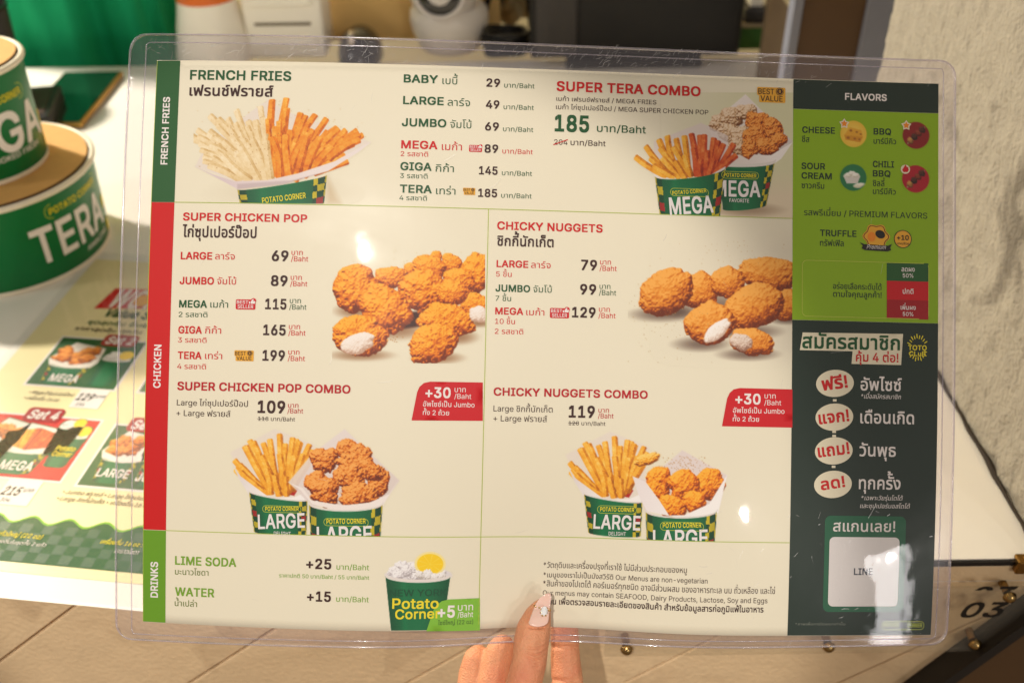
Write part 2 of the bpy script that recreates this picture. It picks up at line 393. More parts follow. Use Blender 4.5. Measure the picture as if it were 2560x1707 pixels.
    def fry(s, x0, y0, x1, y1, wd, ramp, seed=0, bend=0.):
        """one chip from its base (x0,y0) to its tip (x1,y1)"""
        L = math.hypot(x1-x0, y1-y0); ux, uy = (x1-x0)/L, (y1-y0)/L
        w = s.win(min(x0, x1)-wd*1.6, min(y0, y1)-wd*1.6, max(x0, x1)+wd*1.6, max(y0, y1)+wd*1.6)
        if s.X[w].size == 0: return
        a = ((s.X[w]-x0)*ux+(s.Y[w]-y0)*uy)/L; q = (-(s.X[w]-x0)*uy+(s.Y[w]-y0)*ux)
        r = np.random.default_rng(seed)
        q = q-bend*wd*np.sin(np.clip(a, 0, 1)*3.1)
        n1 = s.noise(w, wd*1.3, seed+5); n2 = s.noise(w, wd*.45, seed+6); n3 = s.noise(w, max(wd*.2, s.st*1.2), seed+7)
        half = wd*.5*(1-.10*a+.12*n1)
        qq = q/half
        end = np.maximum((a-1)*L, -a*L)
        sd = np.maximum(np.abs(q)-half, end+np.clip(np.abs(qq)-.6, 0, 1)*wd*.35)
        mask = np.clip(.5-sd/s.st*.8, 0, 1)
        ed = .2+.3*r.random()
        face = np.where(qq < ed, .74, .42)          # lit face and side face
        sh = face+.30*n1+.22*n2+.2*n3-.22*np.clip(np.abs(qq)-.72, 0, .5)*2.2-.16*(1-np.clip(a*1.4, 0, 1))+.12*np.clip(a-.8, 0, 1)
        sh = np.clip(sh, 0, 1)
        cols = np.array(ramp); k = sh*(len(cols)-1); i = np.clip(k.astype(int), 0, len(cols)-2); f = (k-i)[..., None]
        s.over(w, mask, cols[i]*(1-f)+cols[i+1]*f)
    def cup(s, tl, tr, bl, br, sag, rim=0., ymax=1e9, red=True, left=True, right=True):
        """paper tub: tl,tr,bl,br corner points; sag = how far the rim curve hangs down"""
        xs = [tl[0], tr[0], bl[0], br[0]]; ys = [tl[1], tr[1], bl[1], br[1]]
        w = s.win(min(xs)-8, min(ys)-abs(sag)-rim-8, max(xs)+8, min(ymax, max(ys)+abs(sag))+8)
        X, Y = s.X[w], s.Y[w]
        if X.size == 0: return
        # iterate for (p,q): p in -1..1 across, q in 0..1 down
        q = np.zeros_like(X); p = np.zeros_like(X)
        for _ in range(6):
            lx = tl[0]+(bl[0]-tl[0])*q; rx = tr[0]+(br[0]-tr[0])*q
            p = np.clip(2*(X-lx)/(rx-lx)-1, -1.2, 1.2)
            hh = np.sqrt(np.clip(1-np.clip(p, -1, 1)**2, 0, 1))
            ty = tl[1]+(tr[1]-tl[1])*(p+1)/2+sag*hh; by = bl[1]+(br[1]-bl[1])*(p+1)/2+sag*.8*hh
            q = (Y-ty)/(by-ty)
        wid = (rx-lx)/2; hgt = (by-ty)
        m = np.clip(.5-np.maximum.reduce([(np.abs(p)-1)*wid, -q*hgt, (q-1)*hgt, Y-ymax])/s.st, 0, 1)
        th = np.arcsin(np.clip(p, -1, 1))/(math.pi/2)
        shade = .62+.38*np.clip(np.cos(np.clip(p, -1, 1)*1.35), 0, 1)+.10*np.exp(-((p+.45)/.12)**2)
        col = np.array([.03, .43, .25])*np.ones(X.shape+(3,))
        Yl, Rd, Dk = np.array([.95, .86, .16]), np.array([.80, .16, .14]), np.array([.0, .33, .19])
        cell = 4.2; ci = np.floor(th*cell+.5).astype(int); cj = np.floor(q*7.).astype(int)
        for on, sel in ((right, (th > .50)), (left, (th < -.60))):
            if not on: continue
            pat = (ci+cj) % 2 == 0
            r3 = ((ci+50)*(ci+50)*3+cj*5+(cj*cj)) % 4
            col = np.where((sel & pat & (r3 <= 1))[..., None], Yl, col); col = np.where((sel & pat & (r3 == 3) & red)[..., None], Rd, col)
            col = np.where((sel & pat & (r3 == 2))[..., None], Yl, col); col = np.where((sel & ~pat)[..., None], Dk, col)
        if rim:
            wr = np.clip(.5-np.maximum.reduce([(np.abs(p)-1.03)*wid, (-rim-(Y-ty)), (Y-ty), Y-ymax])/s.st, 0, 1)
            s.over(w, wr, np.array([.90, .87, .84]))
        s.over(w, m, col*shade[..., None])
ORANGE = [(.50, .18, .0), (.76, .34, .01), (.92, .50, .05), (.95, .62, .16), (1., .76, .33)]
GOLD = [(.50, .24, .02), (.76, .42, .04), (.93, .60, .10), (.98, .72, .22), (1., .83, .42)]
PALE = [(.70, .52, .28), (.84, .70, .46), (.91, .80, .59), (.95, .86, .68), (.98, .92, .78)]
REDF = [(.40, .09, .03), (.62, .17, .06), (.80, .28, .09), (.88, .42, .16), (.95, .58, .30)]
POP = [(.46, .16, .0), (.74, .32, .0), (.90, .46, .01), (.97, .58, .04), (1., .72, .20)]
NUG = [(.42, .15, .02), (.66, .30, .04), (.83, .45, .08), (.92, .57, .16), (.98, .69, .30)]
CRISP = [(.38, .12, .01), (.62, .26, .03), (.82, .41, .07), (.91, .53, .16), (.97, .67, .32)]
WHITEC = [(.42, .24, .12), (.62, .42, .26), (.80, .63, .45), (.90, .76, .60), (.96, .86, .74)]
LINER = (.90, .84, .82)

def fan(p, base, tips, wd, ramp, seed):
    for i, (bx, by, tx, ty) in enumerate(tips):
        rm = ramp[i % len(ramp)] if isinstance(ramp[0][0], (list, tuple)) else ramp
        p.fry(bx, by, tx, ty, wd, rm, seed+i*7, (i*37 % 11-5)/14.)

def pic_fries():
    p = Pic(600, 530, 2060, 1412, 5, 3); r = np.random.default_rng(5)
    p.glow(1330, 1320, 700, 160, (.80, .74, .62), .35)
    p.poly([(1690, 1180), (1800, 1400), (1690, 1410)], (.78, .66, .48), .5, 60)
    p.poly([(615, 1102), (700, 930), (1010, 700), (1225, 545), (1320, 640), (1900, 840), (2050, 905), (1700, 1140), (1320, 1230), (960, 1228)], LINER, .55, 10)
    n = 0
    for row, (y0, ln) in enumerate(((1010, 500), (1050, 450), (1100, 390), (1150, 330))):
        for i in range(25):
            t = (i+.5*(row % 2))/24.; ang = -1.15+2.25*t+r.normal()*.06
            bx = 960+t*620+r.normal()*14; by = y0+70*math.sin(t*3.1)+r.normal()*14
            k = ln*(.80+.42*r.random())*(1.0-.18*abs(t-.55)*2)
            tx = bx+math.sin(ang)*k*1.0; ty = by-math.cos(ang)*k*.92
            p.fry(bx, by, tx, ty, 50+14*r.random(), PALE if t < .47 else ORANGE, 100+n*7, r.normal()*.25); n += 1
    for i, (bx, by, tx, ty) in enumerate([(1000, 1215, 720, 1090), (1075, 1220, 830, 1000), (1140, 1222, 960, 900), (1200, 1222, 1080, 880), (1235, 1220, 1195, 890),
                                          (1310, 1195, 1240, 860), (1385, 1180, 1355, 840), (1450, 1160, 1530, 850), (1520, 1130, 1640, 860), (1600, 1100, 1740, 940), (1700, 1040, 1960, 880)]):
        p.fry(bx, by, tx, ty, 66, PALE if i < 5 else ORANGE, 500+i*9, r.normal()*.2)
    p.speck(1150, 900, 420, 260, 90, (.62, .40, .16), .9, 9); p.speck(1400, 760, 700, 180, 60, (.80, .60, .30), .7, 10)
    p.poly([(612, 1100), (760, 1165), (940, 1222), (1200, 1215), (1450, 1160), (1750, 1060), (2052, 895), (1960, 975), (1700, 1140), (1350, 1240), (960, 1285), (850, 1225)], (.86, .79, .79), 1., 8, ((.93, .88, .86), 900, 1100, 1500, 1300))
    p.poly([(960, 1245), (1400, 1215), (1700, 1140), (1350, 1250), (960, 1290)], (.72, .64, .64), .55, 14)
    p.cup((962, 1290), (1690, 1172), (1010, 1560), (1650, 1560), 22, 0, 1404)
    return p

def pic_combo():
    p = Pic(700, 190, 2292, 1348, 5.5, 4); r = np.random.default_rng(8)
    # photo backdrop: soft green wall and pale table fading in
    w = (slice(None), slice(None)); fx = np.clip((p.X-1050)/900, 0, 1); t = np.clip((p.Y-900)/250, 0, 1)[..., None]
    p.over(w, fx*.55, np.array([.80, .80, .60])*(1-t)+np.array([.86, .77, .64])*t)
    p.glow(1850, 1270, 420, 80, (.45, .32, .22), .5)
    # right tub with chicken
    p.poly([(1500, 500), (1850, 205), (2285, 640), (2180, 790), (2100, 850), (1640, 860)], (.95, .91, .88), 1., 6, ((.84, .80, .78), 1850, 205, 2285, 700))
    for i, (x, y, rx, ry, c) in enumerate([(1610, 470, 90, 95, 1), (1720, 420, 110, 110, 1), (1850, 370, 75, 110, 1), (1960, 470, 105, 120, 0), (2080, 560, 120, 130, 0), (1690, 560, 100, 90, 1),
                                           (2140, 640, 70, 100, 0), (1810, 600, 110, 90, 1), (1930, 610, 120, 110, 0), (2040, 690, 120, 80, 0), (1770, 690, 90, 80, 1), (1890, 720, 100, 80, 0)]):
        p.lump(x, y, rx, ry, i*.7, 40+i, WHITEC if c else CRISP, .15, 1.3, amp=.8)
    p.poly([(1640, 860), (1700, 760), (1800, 765), (1880, 810), (1930, 760), (2080, 770), (2285, 650), (2180, 800), (2110, 850)], (.90, .85, .82), 1., 6, ((.97, .94, .92), 1700, 800, 2100, 800))
    p.cup((1600, 850), (2118, 838), (1640, 1262), (2040, 1225), 34, 30, 1345, left=False)
    # left tub with fries, on a white liner
    p.poly([(1000, 900), (1010, 640), (1440, 470), (1690, 590), (1680, 880)], (.90, .84, .82), .8, 12)
    tips = [(1130, 960, 835, 780), (1160, 960, 930, 680), (1180, 950, 970, 790), (1200, 950, 1050, 620), (1230, 950, 1130, 585), (1270, 960, 1060, 700), (1300, 940, 1210, 610), (1320, 950, 1285, 585),
            (1330, 940, 1180, 690), (1400, 940, 1350, 565), (1430, 950, 1430, 580), (1460, 930, 1470, 575), (1500, 930, 1560, 605), (1530, 930, 1600, 630), (1540, 930, 1650, 660), (1570, 930, 1745, 660),
            (1480, 960, 1500, 720), (1400, 965, 1370, 700), (1560, 950, 1770, 765), (1350, 970, 1290, 760), (1250, 980, 1080, 790), (1200, 975, 1000, 860), (1440, 980, 1440, 800), (1500, 970, 1560, 800), (1300, 985, 1200, 820)]
    for i, (bx, by, tx, ty) in enumerate(tips): p.fry(bx, by, tx, ty, 62, GOLD if tx < 1330 else REDF, 900+i*5, r.normal()*.12)
    p.poly([(1005, 935), (1080, 975), (1300, 995), (1500, 965), (1665, 870), (1665, 905), (1500, 990), (1300, 1022), (1080, 1000), (1010, 965)], (.93, .90, .87), 1., 6)
    p.cup((1018, 960), (1662, 885), (1085, 1480), (1600, 1440), 55, 0, 1338)
    return p

def pic_pop():
    p = Pic(90, 245, 1204, 1070, 5, 6)
    for x, y, rx, ry in ((300, 1010, 190, 30), (250, 690, 120, 40), (560, 830, 180, 50), (860, 1030, 150, 32), (1000, 880, 120, 40), (1150, 780, 90, 22)): p.glow(x, y, rx*1.5, ry*1.7, (.55, .34, .18), .75)
    p.poly([(640, 700), (760, 690), (740, 800), (600, 820)], (.25, .08, .03), 1, 20)
    for i, (x, y, rx, ry, a) in enumerate([(845, 290, 40, 36, 0), (955, 345, 80, 62, .3), (1140, 415, 120, 135, .2), (665, 385, 55, 45, 0), (515, 445, 110, 75, -.1), (790, 385, 115, 100, .1), (1005, 490, 115, 105, .5),
                                           (255, 525, 155, 165, .3), (1130, 650, 110, 85, .2), (745, 545, 165, 150, .2), (960, 560, 90, 110, 1.2), (470, 680, 185, 165, .4), (920, 760, 195, 115, .1), (290, 870, 190, 140, .1), (820, 925, 185, 125, -.3)]):
        p.lump(x, y, rx*1.07, ry*1.07, a, 200+i, POP, .075, .95, amp=.6)
    p.lump(275, 925, 130, 72, -.25, 333, [(.78, .62, .52), (.90, .80, .72), (.96, .90, .84), (.98, .94, .90)], .10, .5)
    p.lump(1150, 715, 70, 60, .5, 334, [(.78, .62, .52), (.90, .80, .72), (.96, .90, .84), (.98, .94, .90)], .12, .5)
    p.speck(540, 900, 60, 15, 8, (.70, .40, .12), 1.2, 3); p.speck(700, 330, 500, 200, 50, (.82, .70, .45), .6, 4)
    return p

def pic_nuggets():
    p = Pic(30, 60, 1225, 1110, 5, 7)
    w = (slice(None), slice(None)); p.over(w, np.clip((p.X-150)/900, 0, 1)*np.clip((p.Y-60)/200, 0, 1)*np.clip((1110-p.Y)/150, 0, 1)*.30, np.array([.80, .75, .68]))
    for x, y, rx, ry in ((270, 715, 190, 40), (560, 930, 170, 40), (900, 1005, 180, 34), (900, 840, 200, 40), (1180, 755, 100, 26), (400, 690, 90, 40), (700, 700, 200, 120)): p.glow(x, y, rx*1.5, ry*1.7, (.30, .20, .16), .7)
    for i, (x, y, rx, ry, a) in enumerate([(1170, 640, 130, 125, .2), (1050, 420, 225, 125, .12), (550, 545, 130, 140, .6), (750, 485, 125, 120, .2), (305, 555, 215, 160, -.5), (935, 660, 240, 158, -.45), (620, 780, 185, 155, -.3), (925, 915, 165, 100, .2)]):
        p.lump(x, y, rx, ry, a, 300+i, NUG, .05, .85, amp=.36)
    p.lump(672, 835, 120, 52, -.72, 340, [(.80, .68, .60), (.92, .84, .78), (.97, .93, .88), (.99, .96, .93)], .06, .45)
    p.lump(848, 915, 92, 56, .28, 341, [(.58, .42, .34), (.76, .62, .54), (.86, .76, .68), (.93, .86, .80)], .08, .6)
    p.speck(400, 760, 500, 300, 160, (.70, .55, .32), .7, 5); p.speck(800, 300, 500, 150, 60, (.75, .60, .36), .7, 6)
    return p

CFRY = [(868, 520, 655, 290), (880, 520, 690, 320), (900, 500, 735, 195), (850, 500, 700, 370), (920, 500, 785, 165), (940, 490, 850, 175), (950, 500, 895, 150), (985, 500, 960, 115), (990, 490, 1000, 180), (1010, 500, 1050, 140),
        (1020, 500, 1095, 165), (1040, 500, 1165, 185), (1020, 510, 1120, 250), (1050, 470, 1180, 250), (960, 500, 840, 260), (1000, 510, 965, 250), (1010, 525, 1060, 260), (900, 525, 870, 345), (960, 535, 925, 390), (1010, 535, 1005, 400)]
def combo_base(p, dy=0, ddx=0):
    r = np.random.default_rng(21)
    p.poly([(630, 240+dy), (930, 85+dy), (1200, 190+dy), (1140, 560+dy), (760, 545+dy), (700, 400+dy)], LINER, .50, 14)
    p.poly([(1010, 520+dy), (1040, 470+dy), (1090, 480+dy), (1060, 530+dy)], (.70, .10, .08), 1., 6)
    for i, (bx, by, tx, ty) in enumerate(CFRY+CFRY): 
        j = (r.normal()*16, r.normal()*22+26) if i < len(CFRY) else (0, 0)
        p.fry(bx+j[0]*.4, by+dy, tx+j[0], ty+dy+j[1], 43, GOLD, 1200+i*5, r.normal()*.14)
    p.poly([(640, 310+dy), (700, 400+dy), (850, 510+dy), (900, 545+dy), (1060, 540+dy), (1150, 500+dy), (1150, 560+dy), (900, 575+dy), (755, 520+dy), (690, 420+dy)], (.90, .86, .84), 1., 6, ((.97, .95, .93), 700, 400+dy, 900, 560+dy))
    p.cup((757, 505+dy), (1150, 560+dy), (790, 770+dy), (1140, 790+dy), 22, 10, 1e9)

def pic_combo_pop():
    p = Pic(610, 80, 1760, 822, 5, 9)
    combo_base(p)
    p.poly([(1020, 440), (1180, 250), (1395, 85), (1760, 430), (1640, 600), (1180, 600)], (.91, .86, .84), .9, 10, ((.86, .80, .77), 1395, 85, 1700, 600))
    for i, (x, y, rx, ry, a) in enumerate([(1260, 290, 95, 90, .3), (1420, 225, 85, 75, .1), (1500, 270, 90, 80, .5), (1450, 310, 110, 70, 0), (1620, 440, 75, 100, .2), (1210, 440, 80, 80, 0), (1560, 360, 90, 70, .6), (1430, 400, 110, 95, .2),
                                           (1260, 500, 110, 95, .3), (1500, 520, 125, 80, .1), (1430, 560, 70, 50, 0)]):
        p.lump(x, y, rx, ry, a, 400+i, CRISP, .13, 1.25, amp=.8)
    p.poly([(1022, 440), (1120, 480), (1175, 560), (1360, 590), (1420, 590), (1560, 575), (1690, 520), (1750, 430), (1650, 595), (1500, 620), (1330, 625), (1180, 585), (1100, 490)], (.95, .91, .88), 1., 6)
    p.cup((1158, 585), (1648, 585), (1180, 1000), (1620, 1000), 50, 12, 806)
    return p

def pic_combo_nug():
    p = Pic(600, 95, 1760, 850, 5, 10)
    combo_base(p, 18)
    p.lump(1180, 290, 90, 40, -.3, 460, GOLD, .1, 1.)
    p.poly([(1085, 410), (1180, 430), (1420, 230), (1725, 400), (1660, 650), (1170, 640)], (.89, .83, .82), .85, 12)
    p.speck(1420, 320, 150, 60, 90, (.70, .45, .15), .8, 8)
    for i, (x, y, rx, ry, a) in enumerate([(1255, 460, 95, 110, .3), (1600, 460, 100, 105, .2), (1430, 465, 105, 100, .1), (1350, 610, 105, 70, .5), (1500, 575, 80, 68, .2)]):
        p.lump(x, y, rx*1.06, ry*1.06, a, 450+i, POP, .10, .8)
    p.poly([(1085, 405), (1170, 440), (1260, 560), (1330, 668), (1430, 665), (1600, 590), (1725, 395), (1660, 655), (1420, 690), (1180, 640), (1120, 520)], (.93, .89, .88), 1., 6, ((.98, .96, .94), 1100, 450, 1500, 680))
    p.cup((1172, 640), (1652, 640), (1190, 1040), (1620, 1040), 48, 12, 842)
    return p

def pic_drink():
    p = Pic(1655, 890, 2120, 1440, 4, 11)
    p.ell(1890, 1060, 222, 58, (.88, .86, .86), 1., 5)
    for i in range(26):
        r = np.random.default_rng(700+i); p.lump(1720+r.random()*330, 1000+r.random()*70, 34+20*r.random(), 26+16*r.random(), r.random()*3, 720+i, [(.66, .62, .62), (.80, .77, .77), (.90, .88, .88), (.97, .96, .95)], .2, 1.1)
    p.ell(1965, 985, 104, 82, (.97, .90, .60), 1., 5); p.ell(1965, 985, 88, 68, (.98, .82, .10), 1., 5)
    for k in range(9):
        a = k/9*6.283; p.poly([(1965, 985), (1965+80*math.cos(a-.03), 985+62*math.sin(a-.03)), (1965+80*math.cos(a+.03), 985+62*math.sin(a+.03))], (.99, .92, .5), .6)
    for i in range(10):
        r = np.random.default_rng(800+i); p.lump(1890+r.random()*150, 1050+r.random()*30, 32, 22, r.random()*3, 820+i, [(.70, .66, .62), (.84, .81, .78), (.92, .90, .88), (.97, .96, .95)], .2, 1.1)
    p.cup((1668, 1070), (2100, 1070), (1712, 1500), (2040, 1500), 40, 22, 1436, left=False, right=False)
    return p

# ---------------------------------------------------------------- the counter and the walls
M_TOP = mat('white_laminate', (244, 238, 228), .30, var=.02, scale=8., spec=.5)
M_TILE = mat('beige_tile', (232, 202, 162), .42, var=.13, scale=34., bump=.0009, bscale=260., stain=(22., .58, .28, (160, 126, 92)))
M_GROUT = mat('tile_joint', (92, 70, 52), .9, var=.15)
M_BLACK = mat('black_edging', (24, 21, 20), .5, var=.2)
M_STUCCO = mat('stucco', (160, 152, 138), .92, var=.18, scale=70., bump=.0024, bscale=300., stain=(16., .53, .75, (90, 82, 72)))
M_BROWN = mat('brown_board', (88, 62, 34), .6, var=.18, scale=14.)
M_GREYB = mat('grey_blue_paint', (130, 132, 144), .5, var=.06)

floor = link('floor', [(-4, -6, -1.02), (4, -6, -1.02), (4, 3, -1.02), (-4, 3, -1.02)], [(0, 1, 2, 3)], mat('floor_tile', (150, 128, 104), .5, var=.12, scale=3.)); floor['kind'] = 'structure'

counter = thing('service_counter', 'white topped service counter faced with diagonal beige tiles', 'counter', (0, 0, -.95))
def cz(p): return (p[0], p[1], p[2]+.95)
box('countertop', cz((-1.3, 0, -.022)), cz((.60, .88, 0)), M_TOP, counter)
box('top_edging', cz((-1.3, -.0022, -.0046)), cz((.60, -.0002, -.0008)), M_BLACK, counter)
box('carcass', cz((-1.3, .012, -.95)), cz((.60, .86, -.0225)), M_GROUT, counter)
xs = [-1.3, -.62, .02, .60]
for a, b in zip(xs[:-1], xs[1:]): box('edge_strip', cz((a+.0006, -.0015, -.0205)), cz((b-.0006, .0115, -.0052)), M_TILE, counter, .0008, 1)
# diagonal planks: clip slanted strips to the front face
ang = R_(40.5); dx_, dz_ = math.cos(ang), math.sin(ang); nx_, nz_ = -dz_, dx_
def clip_poly(P, keep):
    out = []
    for i in range(len(P)):
        a, b = P[i], P[(i+1) % len(P)]; da, db = keep(a), keep(b)
        if da >= 0: out.append(a)
        if (da >= 0) != (db >= 0): t = da/(da-db); out.append((a[0]+(b[0]-a[0])*t, a[1]+(b[1]-a[1])*t))
    return out
X0, X1, Z0, Z1 = -1.3, .60, -.93, -.0222
for k in range(-10, 16):
    c0 = .0605+.1045*k; c1 = c0+.1045; g = .0009
    P = [(X0, Z0), (X1, Z0), (X1, Z1), (X0, Z1)]
    P = clip_poly(P, lambda p: p[0]*nx_+p[1]*nz_-c0-g)
    if len(P) > 2: P = clip_poly(P, lambda p: c1-g-p[0]*nx_-p[1]*nz_)
    if len(P) < 3: continue
    L = sum(math.hypot(P[i][0]-P[i-1][0], P[i][1]-P[i-1][1]) for i in range(len(P)))
    if L < .05: continue
    bm = bmesh.new(); vs_ = [bm.verts.new(cz((p[0], 0.0, p[1]))) for p in P]; f = bm.faces.new(vs_)
    ex = bmesh.ops.extrude_face_region(bm, geom=[f]); bmesh.ops.translate(bm, vec=(0, .0115, 0), verts=[v for v in ex['geom'] if isinstance(v, bmesh.types.BMVert)])
    bmesh.ops.recalc_face_normals(bm, faces=bm.faces[:])
    bmesh.ops.bevel(bm, geom=[e for e in bm.edges if all(abs(v.co.y) < 1e-6 for v in e.verts)], offset=.0009, segments=1, affect='EDGES')
    bm_obj('plank_tile', bm, M_TILE, counter)

# brown end board with its black slanting trim, right of the counter front
e0, e1 = Vector((.3655, 0)), Vector((.2195, -.240)); dv = (e1-e0).normalized()
board = thing('end_board', 'dark brown board with slanting black trim at the end of the tiled counter front', 'board', (.40, -.02, -.95))
def bz(x, y, z): return (x-.40, y+.02, z+.95)
bd = [(e0.x, e0.y), (e1.x, e1.y), (e1.x, -.93), (.60, -.93), (.60, e0.y)]
bm = bmesh.new(); f = bm.faces.new([bm.verts.new(bz(x, -.016, z)) for x, z in bd])
ex = bmesh.ops.extrude_face_region(bm, geom=[f]); bmesh.ops.translate(bm, vec=(0, .0158, 0), verts=[v for v in ex['geom'] if isinstance(v, bmesh.types.BMVert)]); bmesh.ops.recalc_face_normals(bm, faces=bm.faces[:])
bm_obj('panel', bm, M_BROWN, board)
nv = Vector((-dv.y, dv.x))*.004
bm = bmesh.new(); f = bm.faces.new([bm.verts.new(bz(p.x, -.019, p.y)) for p in (e0-nv, e0+nv, e1+nv, e1-nv)])
ex = bmesh.ops.extrude_face_region(bm, geom=[f]); bmesh.ops.translate(bm, vec=(0, .0187, 0), verts=[v for v in ex['geom'] if isinstance(v, bmesh.types.BMVert)]); bmesh.ops.recalc_face_normals(bm, faces=bm.faces[:])
bm_obj('trim', bm, M_BLACK, board)

# rough plastered wall standing on the counter at the right
def stucco():
    ny, nz = 150, 170; V, F = [], []
    rg = np.random.default_rng(3)
    def fld(n): g = rg.random((n, n)); return g
    g1, g2, g3 = fld(40), fld(90), fld(170)
    def smp(g, a, b):
        n = g.shape[0]; x = a*(n-1); y = b*(n-1); i, j = int(x), int(y); i2, j2 = min(i+1, n-1), min(j+1, n-1); fx, fy = x-i, y-j
        return (g[j, i]*(1-fx)+g[j, i2]*fx)*(1-fy)+(g[j2, i]*(1-fx)+g[j2, i2]*fx)*fy-.5
    for j in range(nz+1):
        for i in range(ny+1):
            y = -.03+.485*i/ny; z = .0+.75*j/nz
            a, b = i/ny, j/nz
            V.append((.343-(.003*smp(g1, a, b)+.0014*smp(g2, a, b)+.0014*smp(g3, a, b))-(.002*max(0, 1-z/.03) if z < .03 else 0), y, z))
    for j in range(nz):
        for i in range(ny): k = j*(ny+1)+i; F.append((k, k+1, k+ny+2, k+ny+1))
    n0 = len(V); W_ = ny+1          # close it into a slab
    V += [(.50, -.03, 0), (.50, .455, 0), (.50, .455, .75), (.50, -.03, .75)]
    F += [tuple([n0, n0+3]+[j*W_ for j in range(nz, -1, -1)]), tuple([n0+2, n0+1]+[j*W_+ny for j in range(nz+1)]), (n0, n0+1, n0+2, n0+3), tuple([n0+3, n0+2]+[nz*W_+i for i in range(ny, -1, -1)])]
    o = link('stucco_wall', V, F, M_STUCCO, None, False); tag(o, 'rough beige stucco wall rising from the right end of the counter', 'wall'); return o
stucco()
# grime: a dirty dark bead of old sealant where the wall meets the counter
rg = random.Random(4)
gp = [(.3395-.001*rg.random(), -.02+.47*k/30, .001+.002*rg.random()) for k in range(31)]
sl = tube('sealant_bead', gp, [.001+.0018*rg.random()*(1.2-k/31) for k in range(31)], mat('dirty_sealant', (52, 42, 34), .9, var=.5, scale=70.), None, 7); tag(sl, 'dark dirty sealant bead between the white counter and the stucco wall', 'sealant')

# brass corner bracket at the counter's front edge
br = thing('corner_bracket', 'small worn brass bracket on the front edge of the white counter', 'bracket', (.334, -.002, -.004))
M_BRASS = mat('worn_brass', (150, 112, 58), .35, 1., var=.3, scale=300.)
box('plate', (-.011, -.004, -.005), (.011, .004, .0066), M_BRASS, br, .001, 2)
lathe('rivet', [(0, .0028), (.0016, .0024), (.0026, .0008), (.0028, 0)], M_BRASS, br, 16, (-.004, .0, .0064))

# ---------------------------------------------------------------- number sign screwed to the counter front
sign = thing('number_sign', 'clear acrylic plate with black 03 screwed to the tiled counter front', 'sign', (.24, -.0115, -.05))
M_ACR = clear_mat('acrylic', (.97, .96, .93), .05, .05, (.85, .8, .7))
def sgn(p): return (p[0]-.24, p[1]+.0115, p[2]+.05)
box('plate', sgn((.06, -.0118, -.0815)), sgn((.338, -.0085, -.0158)), M_ACR, sign, .0006, 1)
V, F = text2d('03', .0145, .0275, .85, .25)
link('numerals', [sgn((.2925+x, -.0123, -.0432+y)) for x, y in V], F, ink('black'), sign)
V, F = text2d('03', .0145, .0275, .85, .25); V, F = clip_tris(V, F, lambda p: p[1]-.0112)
link('drawn_refraction', [sgn((.2935+x, -.0123, -.0276+y)) for x, y in V], F, ink('black'), sign)  # clipped second numerals, drawn in ink to imitate refraction at the plate's top edge
M_SCREW = mat('brass_screw', (170, 140, 90), .22, 1., var=.15, scale=400.)
for x, z in ((.3215, -.0235), (.3122, -.0728), (.2126, -.0732), (.075, -.073)):
    s = lathe('screw', [(0, .0042), (.0018, .0039), (.0034, .0026), (.0044, .0006), (.0044, 0)], M_SCREW, sign, 24, (0, 0, 0)); s.location = sgn((x, -.0117, z)); s.rotation_euler = (R_(90), 0, 0)
    sp = lathe('spacer', [(.0028, -.0085), (.0028, 0)], M_SCREW, sign, 16); sp.location = sgn((x, -.0086, z)); sp.rotation_euler = (R_(90), 0, 0)

